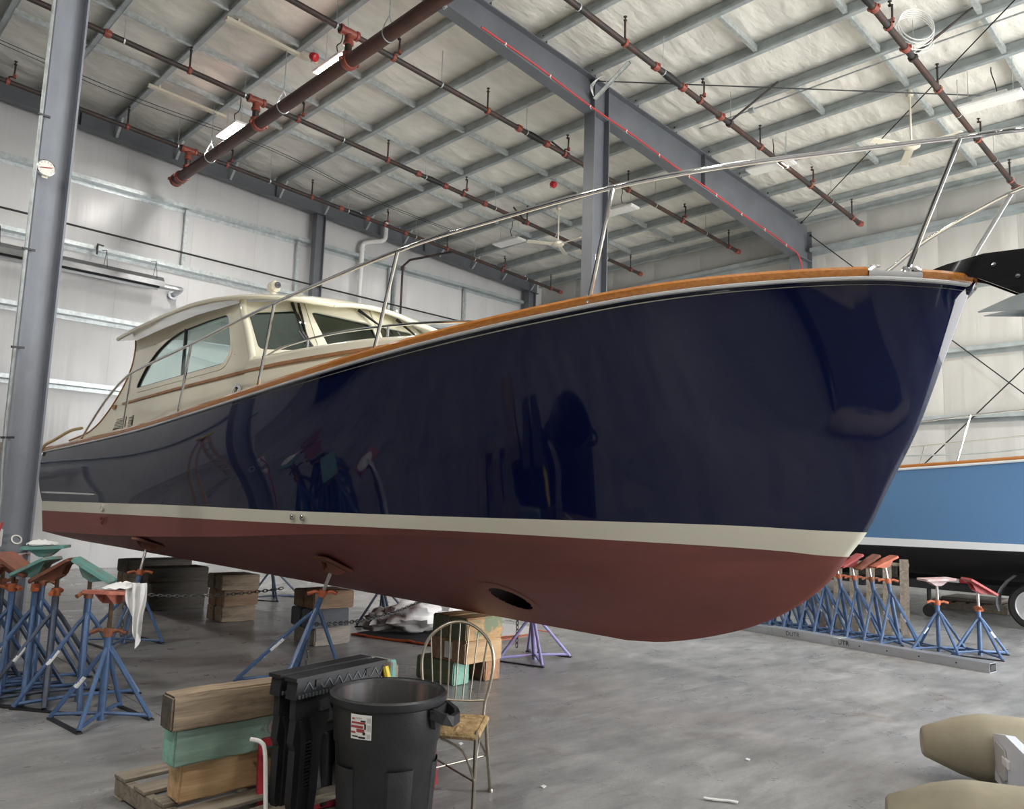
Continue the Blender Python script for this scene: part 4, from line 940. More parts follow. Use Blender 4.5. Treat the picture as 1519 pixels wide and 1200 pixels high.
# grab rail on the trunk cabin
gr = catmull([V(3.64, 7.30, 3.00), V(3.66, 7.0, 3.055), V(3.70, 6.3, 3.085), V(3.78, 5.6, 3.075), V(3.90, 5.0, 3.05), V(4.05, 4.5, 3.005), V(4.12, 4.3, 2.90)], 5)
for s in (-1, 1):
    q = [V(p.x if s == -1 else 2*XC-p.x, p.y, p.z) for p in gr]
    rl = MB().tube(q, .0125, 8).build('grab_rail', 'chrome', boat, smooth=True)
    for k in (8, 16, 24): MB().tube([q[k], q[k]+V(0, 0, -.09)], .011, 8).build('rail_post', 'chrome', rl, smooth=True)
# interior
MB().box((XC, 10.2, 2.35), (2.6, 5.4, .05)).build('cockpit_sole', 'interior_dark', boat)
MB().box((XC, 7.62, 2.66), (2.4, .35, .55)).build('dashboard', 'interior_dark', boat)
MB().bbox((5.3, 8.6, 2.75), (.6, .6, .8), .08).build('helm_seat', 'white_plastic', boat); MB().bbox((5.3, 8.88, 3.15), (.58, .14, .4), .05).build('seat_back', 'white_plastic', boat)
MB().bbox((4.2, 8.1, 2.75), (.5, .5, .75), .05).build('companion_seat', 'interior_tan', boat)
MB().bbox((5.7, 9.6, 2.62), (.5, 1.2, .5), .06).build('settee', 'white_plastic', boat)
# fittings on the hull
def b_top(Y, z):                               # half breadth of the topsides
    q = (z-tab(ZWT, Y))/(tab(ZSH, Y)-tab(ZWT, Y)); r = top_row(max(0, min(1, q)))
    for k in range(len(r)-1):
        if r[k][1] <= Y <= r[k+1][1]: return lerp(r[k][0], r[k+1][0], (Y-r[k][1])/(r[k+1][1]-r[k][1]))
    return r[-1][0]
pth = [V(XC-b_top(Y, 1.55)-.012, Y, 1.545) for Y in [10.55+.2*k for k in range(14)]]
MB().tube(pth, [.008]+[.016]*(len(pth)-1), 8).build('rubbing_bar', 'chrome', boat, smooth=True)
def thru(Y, z, r, m='cream_gelcoat'):
    b = tab(BWT, Y-1.95)-.005; MB().lathe([(r*.5, .0), (r, 0), (r, .014), (r*.6, .02), (r*.5, .004)], (XC-b, Y, z), 16, (-1, 0, 0)).lathe([(0, .003), (r*.55, .003)], (XC-b, Y, z), 16, (-1, 0, 0), mi=1).build('through_hull', [m, 'black_rubber'], boat, smooth=True)
thru(10.35, 1.385, .045); thru(5.93, 1.435, .026, 'chrome'); thru(5.80, 1.435, .026, 'chrome')
thru(10.35, 1.26, .022, 'antifoul_red'); thru(10.25, 1.26, .022, 'antifoul_red'); thru(10.3, 1.21, .022, 'antifoul_red')
for k in range(6):
    pass
tag(MB().tube(catmull([V(3.28, 11.9, 2.44), V(3.25, 12.3, 2.42), V(3.2, 12.9, 2.30), V(3.17, 13.2, 2.24), V(3.15, 13.4, 2.1)], 6), .022, 8).build('dock_line', 'line_tan', None, smooth=True, org=(3.2, 12.9, 2.2)), 'tan rope lying over the stern quarter of the navy yacht', 'rope')

# second boat, light blue, on a trailer ------------------------------
X2 = 14.85
b2 = thing('sport_boat', 'light blue boat with black bottom on a trailer behind the row of stands', 'boat', (X2, 4.3, .5))
sh2, tr2, br2, put2, _ = hull(X2, -3.0, b2, ('blue_gelcoat', 'boot_white', 'antifoul_black'), 50, stripe_dz=-.22)
for s in (-1, 1):
    pp = [V(X2+s*b, Y-3.0, z) for b, Y, z in sh2 if Y > 1.32]; cp = cap if s == -1 else [(-a, b) for a, b in cap]
    MB().sweep(pp, cp).build('cap_rail', 'teak', b2, smooth=True)
    rub = [(-.030, -.004), (-.036, -.02), (-.030, -.036), (.0, -.04), (0, 0)]
    MB().sweep(pp, rub if s == -1 else [(-a, b) for a, b in rub]).build('rub_strip', 'boot_white', b2, smooth=True)
    rz = [V(X2+s*(tab(BSH, Y+3.0-1.3)-.1), Y, z) for Y, z in ((6.0, 2.95), (4.4, 3.08), (3.5, 3.15), (2.4, 3.22), (.5, 3.35), (-.9, 3.45))]
    MB().tube(catmull(rz, 5), .0135, 8).build('guard_rail', 'chrome', b2, smooth=True)
    for (Y, z) in ((5.4, 3.0), (3.6, 3.14), (1.9, 3.25), (.2, 3.37)):
        bb = tab(BSH, Y+3.15-1.3)-.03; MB().tube([(X2+s*bb, Y+.2, tab(ZSH, Y+3.2)), (X2+s*(bb-.06), Y, z)], .012, 8).build('stanchion', 'chrome', b2, smooth=True)
MB().grid([[(X2+b*q, Y-3.0, z-.05+.06*(1-q*q)) for q in (-1, -.5, 0, .5, 1)] for b, Y, z in sh2]).build('deck', 'cream_gelcoat', b2, smooth=True)
MB().tube(catmull([V(X2+1.35, 6, 2.78), V(X2+1.35, 4.4, 2.80), V(X2+1.3, 3.2, 2.90), V(X2+1.1, 2, 2.96)], 5), .013, 8).build('grab_rail', 'galvanised_dull', b2, smooth=True)
# trailer
tr = thing('boat_trailer', 'black steel trailer with silver wheels under the light blue boat', 'trailer', (X2, 4, 0))
for x in (-.75, .75): MB().box((X2+x, 3.4, .52), (.10, 8.6, .14)).build('side_rail', 'trailer_black', tr)
for y in (-.3, 2.6, 5.6): MB().box((X2, y, .47), (2.0, .1, .1)).build('cross_member', 'trailer_black', tr)
for x in (-.98, .98):
    for y in (3.06, 2.22):
        wx = X2+x; R_ = .345
        wh = MB().lathe([(R_-.10, -.10), (R_-.03, -.105), (R_, -.07), (R_, .07), (R_-.03, .105), (R_-.10, .10)], (wx, y, R_), 32, (1, 0, 0)).build('tyre', 'tyre', tr, smooth=True)
        sg = -1 if x < 0 else 1
        MB().lathe([(R_-.095, .09), (R_-.11, .06), (.12, .03), (.07, .06), (0, .07)], (wx, y, R_), 24, (sg, 0, 0)).lathe([(R_-.1, -.09), (0, -.09)], (wx, y, R_), 24, (sg, 0, 0)).build('wheel_rim', 'rim_silver', wh, smooth=True)
        for k in range(5):
            a = k*2*PI/5; MB().lathe([(0, 0), (.022, 0), (.02, .02), (0, .024)], (wx+sg*.05, y+.075*math.cos(a), R_+.075*math.sin(a)), 8, (sg, 0, 0)).build('lug_nut', 'chrome', wh)
    P = []
    for k in range(19):
        a = PI*1.08-k*PI*1.16/18; yy_ = 2.64+.84*math.cos(a)*1.08; zz_ = .36+min(.44, .62*max(-.2, math.sin(a)))
        P.append([(X2+x-.14, yy_, zz_), (X2+x+.14, yy_, zz_)])
    MB().grid(P).grid([[(a[0], a[1], a[2]+.012) for a in r] for r in P]).build('fender', 'fender_steel', tr, smooth=True)
MB().box((X2-.86, 4.02, .62), (.03, .16, .06)).build('red_marker', 'reflector_red', tr); MB().box((X2-.86, 4.20, .62), (.03, .18, .06)).build('white_marker', 'reflector_white', tr)
for y in (0, 5.4): MB().box((X2-.75, y, .68), (.1, .6, .2)).box((X2+.75, y, .68), (.1, .6, .2)).build('bunk', 'timber_dark', tr)
MB().tube([(X2-.75, 4.6, .5), (X2-.75, 4.6, .16)], .035, 8).lathe([(0, -.03), (.10, -.03), (.10, .03), (0, .03)], (X2-.75, 4.6, .10), 14, (1, 0, 0)).build('jockey_wheel', 'black_rubber', tr)

# unseen tarped boats, added so the navy hull mirrors dark shapes
def covered(label, x, y0, y1, hw, h):
    P = []
    for k in range(25):
        t = k/24; y = lerp(y0, y1, t); e = math.sin(PI*min(1, max(0, t*.96+.02)))**.35
        row = []
        for j in range(13):
            a = PI*j/12; c, s_ = math.cos(a), math.sin(a)
            row.append(V(x+hw*e*(abs(c)**.5)*(1 if c > 0 else -1), y, h*(e**.3)*(s_**.45)*(1+.04*nz(y, a*3)) if 0 < j < 12 else .0))
        P.append(row)
    tag(MB().grid(P).build('added_dark_boat', 'tarp_dark', None, smooth=True, ang=180, org=(x, (y0+y1)/2, 0)), label, 'boat')
covered('added long dark tarped boat out of view, darkening the hull reflections', -6.5, -5, 14, 2.2, 5.2)
covered('added smaller dark tarped boat out of view, next to the long one', -2.9, 2.0, 12.5, 1.05, 3.2)
# ================================================================== boat stands
def stand(label, x, y, rz, post=.57, scr=.2, pad='pad_orange', tilt=.3, paz=0, blue='stand_blue', handle='handle_orange', screw='screw_steel', lean=(0, 0), group=None, fx=.25, fy=.21, haz=.4, sticker=True, psize=(.34, .22), topz=None):
    t = thing('boat_stand', label, 'boat stand', (x, y, 0), group)
    R = Matrix.Rotation(rz, 3, 'Z'); W = lambda a, b, c: Vector((x, y, 0))+R @ Vector((a, b, c))
    base = W(0, 0, .03); top = W(0, 0, post)+Vector((lean[0], lean[1], 0)); ax = (top-base).normalized()
    MB().tube([base-V(0, 0, .03), top], .026, 10).build('post', blue, t, smooth=True)
    for i, (a, b) in enumerate(((-fx, -fy), (-fx, fy), (fx, -fy), (fx, fy))):
        f = W(a, b, .018); h = lerp(base, top, .86-.04*(i % 2)); k = lerp(h, f, .14)+Vector((0, 0, .015))
        lg = MB().tube([h, k, f], .0165, 8).build('leg', blue, t, smooth=True)
        if sticker is not False and i == int(sticker):
            MB().tube([lerp(h, f, .40), lerp(h, f, .56)], .0185, 8, caps=False).build('sticker', 'sticker_white', lg, smooth=True)
    for a in (-fx, fx):
        MB().beam(W(a, -fy-.02, .006), W(a, fy+.02, .006), .035, .012).build('foot_bar', 'dark_metal', t)
        for b in (-fy, fy): MB().tube([W(0, 0, .05), W(a*.94, b*.94, .035)], .014, 6).build('brace', blue, t, smooth=True)
    # wing nut, screw, pad
    n = MB().lathe([(.0, -.03), (.034, -.03), (.036, .0), (.034, .03), (0, .03)], top+ax*.02, 10, tuple(ax)).build('nut', handle, t, smooth=True)
    for s in (-1, 1):
        d = Vector((math.cos(haz), math.sin(haz), 0))*s
        MB().tube([top+ax*.02+d*.02, top+ax*.035+d*.07, top+ax*.015+d*.125], [.014, .015, .017], 8).build('wing', handle, n, smooth=True)
    tp = top+ax*scr
    MB().tube([top, tp], .016, 8).build('screw', screw, t, smooth=True)
    Rp = Matrix.Rotation(paz, 3, 'Z') @ Matrix.Rotation(tilt, 3, 'Y')
    pc = tp+Rp @ Vector((0, 0, .035)); L, B = psize
    poly = rnd([(-L/2, -B/2), (L/2, -B/2), (L/2, B/2), (-L/2, B/2)], .03, 3)
    p = MB().prism(poly, lambda u, v, w: pc+Rp @ Vector((u, v, w)), .024).build('pad', pad, t)
    g = MB()
    for s in (-1, 1): g.prism([(-L*.36, 0), (L*.36, 0), (.05, -.075), (-.05, -.075)], lambda u, v, w: pc+Rp @ Vector((u, s*.045+(w-.004), v*.75)), .008)
    g.box(pc+Rp @ Vector((0, 0, -.035)), (.08, .09, .06), Rp); g.build('pad_bracket', pad, p)
    return t
# stands holding the yacht: the screw runs up its axis until the pad meets the hull
def prop(label, x, y, rz, post, lean, pad, blue, handle, tilt, gap=.062, **k):
    ax = Vector((lean[0], lean[1], post-.03)).normalized(); p = Vector((x+lean[0], y+lean[1], post)); sc = .05
    while sc < .9 and (p+ax*sc).z < hull_z((p+ax*sc).x, (p+ax*sc).y)-gap-.06*abs(tilt): sc += .005
    return stand(label, x, y, rz, post, sc, pad, tilt, 0, blue, handle, lean=lean, psize=(.32, .22), **k)
prop('blue boat stand with copper pad pressed against the red bottom amidships', 3.62, 6.42, .25, .76, (.09, -.30), 'pad_rust', 'stand_blue', 'handle_orange', .42, haz=-.5, sticker=1, fx=.36, fy=.28)
prop('blue boat stand under the chine near the stern of the navy yacht', 3.08, 8.98, .1, .70, (.15, .12), 'pad_rust', 'stand_blue', 'handle_orange', .30, haz=-.4, sticker=0, fx=.28, fy=.30)
prop('lavender boat stand propping the far side of the navy yacht bow', 6.12, 5.85, .3, .55, (-.08, -.02), 'pad_pale', 'stand_lavender', 'handle_rust', -.4, sticker=False, fx=.33, fy=.25)
prop('dark blue boat stand on the far side of the yacht beside the white sail', 6.15, 8.55, .5, .58, (-.10, 0), 'pad_rust', 'stand_blue_worn', 'handle_rust', -.35, sticker=False, fx=.32, fy=.25)
prop('dark blue boat stand on the far side of the yacht near the stern', 6.2, 11.6, .5, .55, (-.10, 0), 'pad_rust', 'stand_blue_worn', 'handle_rust', -.3, sticker=False, fx=.32, fy=.25)
# cluster by the column: nested in line
G = 'boat stands nested beside the steel column'
cl_l = [(2.02, 6.72, .78, .16, 'pad_teal', -.55, 2.6, 'stand_blue', 'handle_rust', 'blue boat stand with tilted teal pad with a slot, front of the nested row'),
        (1.86, 6.98, .78, .15, 'pad_rust', .55, 2.4, 'stand_blue_worn', 'handle_orange', 'dulled blue boat stand with rust coloured pad, second in the nested row'),
        (1.76, 7.16, .80, .14, 'pad_teal', .45, 2.2, 'stand_blue', 'handle_orange', None),
        (1.64, 7.34, .79, .16, 'pad_rust', -.5, 2.2, 'stand_blue', 'handle_orange', 'blue boat stand with steep rusty pad in the middle of the nested row'),
        (1.90, 7.55, .80, .26, 'pad_teal', .06, 2.6, 'stand_blue', 'handle_rust', 'blue boat stand whose level teal pad carries a white rag'),
        (1.52, 7.50, .78, .14, 'pad_rust', .12, 2.4, 'stand_blue', 'handle_orange', None),
        (1.42, 7.70, .79, .15, 'pad_rust', .30, 2.1, 'stand_blue', 'handle_orange', None),
        (1.66, 7.80, .79, .18, 'pad_pale', .1, 2.6, 'stand_blue_worn', 'handle_rust', None),
        (1.28, 7.80, .78, .17, 'pad_rust', .1, 2.1, 'stand_blue_worn', 'handle_rust', None),
        (1.10, 7.95, .78, .14, 'pad_rust', .2, 2.0, 'stand_blue', 'handle_orange', None)]
for i, (x, y, h, sc, pd, tl, pa, bl, hd, lb) in enumerate(cl_l):
    stand(lb or '%s boat stand with %s pad, %s from the front of the nested row' % ('dulled blue' if 'worn' in bl else 'blue', {'pad_teal': 'sloping teal', 'pad_rust': 'rusty', 'pad_pale': 'pale pinkish'}[pd], ['first', 'second', 'third', 'fourth', 'fifth', 'sixth', 'seventh', 'eighth', 'ninth', 'tenth'][i]), x, y, .62, h, sc, pd, tl, pa, bl, hd, 'screw_rust', group=G, haz=.6+.4*i, sticker=1, fx=.33, fy=.27)
stand('short blue boat stand with salmon pad and white rag, set before the nested row', 1.99, 6.10, .1, .58, .25, 'pad_salmon', .1, .6, 'stand_blue', 'handle_rust', 'screw_rust', haz=2.4, sticker=1, fx=.24, fy=.24, psize=(.36, .24))
# row on the right
G2 = 'boat stands nested by the aluminium beam'
for i in range(9):
    x, y = 10.72+.02*(i % 2), 3.86+.215*i
    pd = ['pad_orange', 'pad_rust', 'pad_red', 'pad_rust', 'pad_rust', 'pad_rust', 'pad_rust', 'pad_rust', 'pad_rust'][i]
    lb = ['blue boat stand with bright orange ribbed pad, end of the row by the aluminium beam', 'blue boat stand with tilted dull red pad, second in the row by the aluminium beam', 'blue boat stand with dark red pad, third in the row by the aluminium beam'][i] if i < 3 else 'blue boat stand, %s counted from the orange padded end of the nested row' % ['fourth', 'fifth', 'sixth', 'seventh', 'eighth', 'ninth'][i-3]
    stand(lb, x, y, .35, .76, .20 if i else .22, pd, (.45, .6, .55, .3, .2, .3, .3, .2, .3)[i], 2.4, 'stand_blue' if i % 3 else 'stand_blue', 'handle_orange' if i != 1 else 'handle_rust', group=G2, haz=2.3, sticker=0, fx=.34, fy=.22, lean=(-.06, .10))
stand('short blue boat stand with level pale pad, standing apart from the row', 10.58, 3.36, .15, .56, .25, 'pad_pale', .06, 2.4, haz=2.3, sticker=1, fx=.27, fy=.25, psize=(.38, .24))
stand('short blue boat stand with tilted thin red pad, last beside the aluminium beam', 10.74, 2.96, .15, .52, .24, 'pad_red', .5, -.75, haz=.6, sticker=2, fx=.27, fy=.25, psize=(.38, .22))
# rags
def rag(label, c, rx, ry, hang=None, seed=0):
    c = Vector(c); P = []
    for j in range(13):
        rr = j/12; row = []
        for k in range(28):
            a = 2*PI*k/28; q = 1+.22*nz(math.cos(a)*1.4, math.sin(a)*1.4, seed)
            X, Y = rx*rr*q*math.cos(a), ry*rr*q*math.sin(a)
            z = .035*(1-rr**2)+.03*abs(nz(X*22, Y*22, seed+2))*(1-rr*.5)+.012*abs(math.sin(6*a+seed))*rr
            row.append(c+V(X, Y, z))
        P.append(row)
    mb = MB().grid(P, closed_v=True)
    if hang:
        H0 = Vector(hang[0]); d = Vector(hang[1]); Q = []
        for j in range(16):
            t = j/15; row = []
            for k in range(15):
                s = k/14-.5; w = .13*(1-.25*t)+.02*math.sin(t*5)
                off = .022*math.sin(s*17+t*3)+.012*nz(s*6, t*4, seed); tail = .10*math.sin(s*5+1.2)*t
                p = H0+d*s*w+V(.02*t, -.03*t, -hang[2]*t-tail*t)+Vector((-d.y, d.x, 0))*off+V(0, 0, .02*(1-t))
                row.append(p)
            Q.append(row)
        mb.grid(Q); mb.grid([[p+Vector((-d.y, d.x, 0))*.004 for p in r] for r in Q])
    o = mb.build('rag', 'rag_white', None, smooth=True, ang=180, org=c); return tag(o, label, 'rag')
rag('white rag draped over the salmon pad and hanging down', (2.06, 6.07, .905), .15, .10, ((2.10, 5.96, .93), (.75, -.66, 0), .33), 1)
rag('crumpled white rag on the level teal pad by the column', (1.87, 7.57, 1.125), .13, .09, None, 5)

# chains -----------------------------------------------------------
def chain(label, a, b, sag=.1, r=.011, drop=0):
    a, b = Vector(a), Vector(b); n = max(6, int((b-a).length/.042)); mb = MB()
    pts = [lerp(a, b, k/n)+V(0, 0, -sag*4*(k/n)*(1-k/n)) for k in range(n+1)]
    if drop: pts = [a+V(0, 0, -drop*k/int(drop/.042)) for k in range(int(drop/.042)+1)][::-1]+pts[1:]
    for k in range(len(pts)-1):
        p = (pts[k]+pts[k+1])/2; d = (pts[k+1]-pts[k]).normalized(); s = d.cross(V(0, 0, 1)); s = s.normalized() if s.length > .1 else V(1, 0, 0); u = s.cross(d)
        q = s if k % 2 else u
        mb.tube([p+d*.030*math.cos(t)+q*.015*math.sin(t) for t in [2*PI*i/10 for i in range(10)]], .0052, 5, closed=True)
    return tag(mb.build('chain', 'chain_steel', None, smooth=True, org=lerp(a, b, .5)), label, 'chain')
chain('steel chain stretched between the two near stands under the yacht', (3.16, 9.05, .50), (4.55, 8.35, .56), .05)
chain('steel chain running from the midship stand to the far side of the keel', (3.68, 6.25, .50), (5.75, 7.0, .60), .10, drop=.46)
chain('short steel chain hanging off the stern stand', (3.04, 8.93, .46), (3.05, 8.95, .5), 0, drop=.42)
chain('short steel chain hanging from the lavender stand', (6.05, 6.05, .60), (6.05, 6.06, .62), 0, drop=.5)

# ================================================================== timbers under the keel
def timber(label, c, d, mt, rz=0, endm=None, b=.010, group=None):
    R = Matrix.Rotation(rz, 3, 'Z'); c = Vector(c)
    mb = MB(); bm = bmesh.new(); bmesh.ops.create_cube(bm, size=1)
    for q in bm.verts: q.co = Vector((q.co.x*d[0], q.co.y*d[1], q.co.z*d[2]))
    bmesh.ops.bevel(bm, geom=bm.edges[:], offset=b, segments=2, affect='EDGES')
    bmesh.ops.subdivide_edges(bm, edges=[e for e in bm.edges if e.calc_length() > .12], cuts=4, use_grid_fill=True)
    for q in bm.verts:
        q.co += Vector((nz(q.co.x*9, q.co.y*9, c.x*7), nz(q.co.y*9, q.co.z*9, c.y*7), nz(q.co.z*9, q.co.x*6, c.z*5)))*.006
    bm.verts.index_update(); fs = [[q.index for q in f.verts] for f in bm.faces]
    mi = [1 if abs(f.normal.x) > .9 and endm else 0 for f in bm.faces]
    mb.v = [c+q.co for q in bm.verts]; mb.f = fs; mb.mi = mi; bm.free()
    ob = mb.build('timber', [mt, endm] if endm else mt, None, org=c); ob.rotation_euler = (0, 0, rz)
    return tag(ob, label, 'timber', group)
def stack(x, y, zt, layers, where, dark=False, L=.48):
    h = zt/len(layers); G = 'keel blocks '+where
    pos = ['bottom', 'second', 'third', 'fourth'] if len(layers) > 3 else ['bottom', 'middle', 'top']
    for i, m in enumerate(layers):
        for j in (0, 1):
            timber('%s %s timber in %s layer of the keel stack %s' % (('front', 'rear')[j], {'timber_dark': 'blackened', 'timber_grey': 'grey', 'timber_brown': 'brown', 'timber_dusty': 'dusty', 'timber_slate': 'slate blue'}[m], pos[i], where), (x+.02*math.sin(i*3+y), y-.115+.23*j, h*(i+.5)), (L+.03*math.sin(i*5+x), .215, h-.004), m, .03*math.sin(i*4+y), group=G)
stack(4.72, 9.95, .585, ['timber_grey', 'timber_brown', 'timber_grey'], 'halfway to the stern')
stack(4.80, 7.90, .585, ['timber_dusty', 'timber_slate', 'timber_brown'], 'amidships beside the midship stand')
stack(4.50, 11.35, .57, ['timber_dark', 'timber_dark', 'timber_dark'], 'behind the stern stand', L=.8)
stack(4.75, 12.75, .575, ['timber_dark', 'timber_grey', 'timber_dark'], 'below the transom', L=.95)
timber('green timber with end coloured lit and sides shaded, keel stack by the wire chair', (4.72, 5.66, .10), (.50, .20, .20), 'timber_olive', PI/2+.06, 'timber_end_green')  # one green timber: light painted on its end, shade on its sides
timber('brown timber with sawn orange end, bottom of the keel stack by the wire chair', (5.08, 5.62, .10), (.46, .20, .20), 'timber_brown', PI/2+.04, 'timber_end_brown')
timber('fresh yellow timber, middle of the keel stack by the wire chair', (4.88, 5.40, .295), (.46, .22, .185), 'timber_fresh', .05, 'timber_brown')
timber('fresh yellow rear timber, middle layer of the keel stack by the wire chair', (4.88, 5.64, .295), (.46, .22, .185), 'timber_fresh', .05, 'timber_brown')
timber('yellow timber smeared with green paint, top of the keel stack by the wire chair', (4.88, 5.40, .49), (.46, .22, .20), 'timber_mixed', .05, 'timber_olive')
timber('green ended rear timber, top layer of the keel stack by the wire chair', (4.88, 5.64, .49), (.46, .22, .20), 'timber_mixed', .05, 'timber_olive')
tag(MB().box((4.645, 5.50, .30), (.006, .10, .14)).build('paper_tag', 'label_grey', None, org=(4.645, 5.5, .30)), 'small pale paper tag stapled to the keel block by the wire chair', 'tag')

# mat and sail beyond the keel
P = []
for i in range(25):
    row = []
    for j in range(25):
        u, v = i/24, j/24; x = lerp(5.35, 7.05, u); y = lerp(8.1, 7.0, v)+.0*u; x += .35*v*(1-u); y += .9*u*(1-v)*.6
        row.append((x, y, .012+.02*abs(nz(u*5, v*5, 3))+.05*max(0, .5-u)*abs(nz(v*9, u*3, 8))))
    P.append(row)
t = thing('floor_mat', 'black fabric mat with orange edging under the white sail', 'mat', (6.2, 7.5, .0))
MB().grid(P).grid([[(a, b, 0.002) for a, b, c in r] for r in P]).build('cloth', 'mat_black', t, smooth=True, ang=180)
MB().tube([Vector(P[0][j])+V(-.01, 0, 0) for j in range(25)]+[Vector(P[i][24]) for i in range(25)], .014, 6).build('edging', 'cord_orange', t, smooth=True)
def lump(name, mtl, label, cat, c, r, seed, amp=.35, n=28):
    c = Vector(c); P = []
    for j in range(n//2+1):
        p = PI*j/(n//2); row = []
        for k in range(n):
            a = 2*PI*k/n; d = Vector((math.cos(a)*math.sin(p), math.sin(a)*math.sin(p), math.cos(p)))
            q = 1+amp*nz(d.x*2.2+seed, d.y*2.2, d.z*2.2)+amp*.5*abs(nz(d.x*5, d.y*5+seed, d.z*5))
            row.append(Vector((c.x+d.x*r[0]*q, c.y+d.y*r[1]*q, max(c.z+.004, c.z+r[2]+d.z*r[2]*q))))
        P.append(row)
    return tag(MB().grid(P, closed_v=True).build(name, mtl, None, smooth=True, ang=60, org=c), label, cat)
lump('folded_sail', 'sail_white', 'crumpled white sailcloth heaped on the black mat', 'sail', (6.0, 7.72, .05), (.36, .30, .17), 3, .55)
lump('sail_bundle', 'sail_grey', 'grey and white rolled sail bundle beside the heaped white sailcloth', 'sail', (5.72, 7.98, .05), (.24, .16, .12), 9, .5)
t = thing('canvas_bucket', 'white square canvas bag on the black mat', 'bag', (6.32, 7.55, .05)); MB().bbox((6.34, 7.56, .21), (.40, .34, .30), .05, Matrix.Rotation(.4, 3, 'Z')).build('bag', 'sail_white', t); MB().box((6.16, 7.42, .27), (.012, .14, .07), Matrix.Rotation(.9, 3, 'Z')).build('pocket', 'white_plastic', t)
tag(MB().prism([(0, 0), (.75, .02), (.7, .10), (.1, .16)], lambda u, v, w: Vector((6.55+.6*u, 6.95-.35*u, .035+v+.02*u)), .18).build('sail_batten_bag', 'sail_white', None, org=(6.8, 6.8, .03)), 'pointed white sail corner lying on the mat behind the keel block', 'sail')
t = thing('orange_strap', 'orange webbing strap lying along the edge of the black mat', 'strap', (6.9, 6.9, .0))
MB().sweep(catmull([V(6.35, 6.75, .03), V(6.8, 6.75, .04), V(7.2, 6.95, .03), V(7.3, 7.2, .03), V(7.45, 6.9, .02)], 6), [(-.02, 0), (.02, 0), (.02, .006), (-.02, .006)]).build('webbing', 'cord_orange', t)

# aluminium beam, pallet, loose things on the right
t = thing('aluminium_beam', 'long flat aluminium mast extrusion lying on the floor before the row of stands', 'beam', (9.8, 4.0, 0))
a, b = V(9.68, 2.55, 0), V(10.08, 5.85, 0); d = (b-a).normalized(); n = V(d.y, -d.x, 0)
for (s0, s1, w, h, off) in ((0, .52, .16, .095, 0), (.53, .80, .17, .10, .0), (.80, 1.0, .16, .085, .01)):
    p0, p1 = lerp(a, b, s0), lerp(a, b, s1); o = MB()
    o.beam(p0+V(0, 0, .004), p1+V(0, 0, .004), w, .008).beam(p0+V(0, 0, h), p1+V(0, 0, h), w, .008).beam(p0+n*w/2+V(0, 0, h/2), p1+n*w/2+V(0, 0, h/2), .008, h).beam(p0-n*w/2+V(0, 0, h/2), p1-n*w/2+V(0, 0, h/2), .008, h)
    o.build('extrusion', 'aluminium', t)
for s in (.10, .22, .33, .43): MB().lathe([(0, 0), (.009, 0), (.009, .003), (0, .003)], lerp(a, b, s)+V(-.082, .012, .05), 10, (-1, .12, 0)).build('bolt_hole', 'black_rubber', t)
for s in (.525, .80): MB().beam(lerp(a, b, s-.015)+V(0, 0, .05), lerp(a, b, s+.015)+V(0, 0, .05), .18, .105).build('joint_sleeve', 'galvanised', t)
MB().box(a-d*.0+V(0, 0, .05), (.13, .006, .06), Matrix.Rotation(math.atan2(n.y, n.x), 3, 'Z')).build('open_end', 'cable_black', t)
def stencil(txt, loc, size, rot, mtl, parent=None, name='lettering'):
    c = bpy.data.curves.new(name, 'FONT'); c.body = txt; c.size = size; c.extrude = .0006; c.align_x = 'CENTER'; c.align_y = 'CENTER'
    o = bpy.data.objects.new(name, c); COL.objects.link(o); dg = bpy.context.evaluated_depsgraph_get(); dg.update()
    me = bpy.data.meshes.new_from_object(o.evaluated_get(dg)); bpy.data.objects.remove(o); bpy.data.curves.remove(c)
    me.materials.clear(); me.materials.append(M[mtl]); o = bpy.data.objects.new(name, me); COL.objects.link(o)
    o.rotation_euler = rot; o.location = Vector(loc)-(ORG.get(parent.name, V(0, 0, 0)) if parent else V(0, 0, 0))
    if parent: o.parent = parent
    return o
for s, tx in ((.50, 'DUTR'), (.70, 'DUTR')):
    p = lerp(a, b, s)-V(.088, -.01, -.055); stencil(tx, p, .075, (PI/2, 0, -PI/2-.12), 'label_black', t, 'stencil')
# pallet leaning behind the stands
t = thing('leaning_pallet', 'weathered grey pallet leaning upright behind the row of stands', 'pallet', (11.9, 4.4, 0))
U_ = V(-.30, .95, 0).normalized(); Nn = V(.95, .30, 0).normalized(); tiltv = (V(0, 0, 1)*.98+Nn*.2).normalized(); o0 = V(11.35, 3.95, .02)
for k in range(6):
    c0 = o0+U_*(.06+k*.21); MB().beam(c0, c0+tiltv*1.02, .11, .02, upv=tuple(Nn)).build('slat', 'pallet_grey', t)
for h in (.06, .5, .94):
    MB().beam(o0+tiltv*h+Nn*.06, o0+tiltv*h+Nn*.06+U_*1.18, .09, .04, upv=tuple(tiltv)).build('stringer', 'pallet_grey', t)
t = thing('floor_pallet', 'grey pallet lying flat beneath the light blue boat', 'pallet', (16.2, 4.6, 0))
for k in range(6): MB().box((16.2, 3.95+.22*k, .125), (1.1, .12, .02)).build('slat', 'pallet_grey', t)
for x in (-.5, 0, .5): MB().box((16.2+x, 4.5, .057), (.05, 1.25, .11)).build('stringer', 'pallet_grey', t)
tag(MB().bbox((16.2, 4.5, .17), (.9, .9, .06), .02).build('tarp_bundle', 'timber_dusty', None, org=(16.2, 4.5, .14)), 'flat grey bundle lying on the pallet beneath the light blue boat', 'bundle')
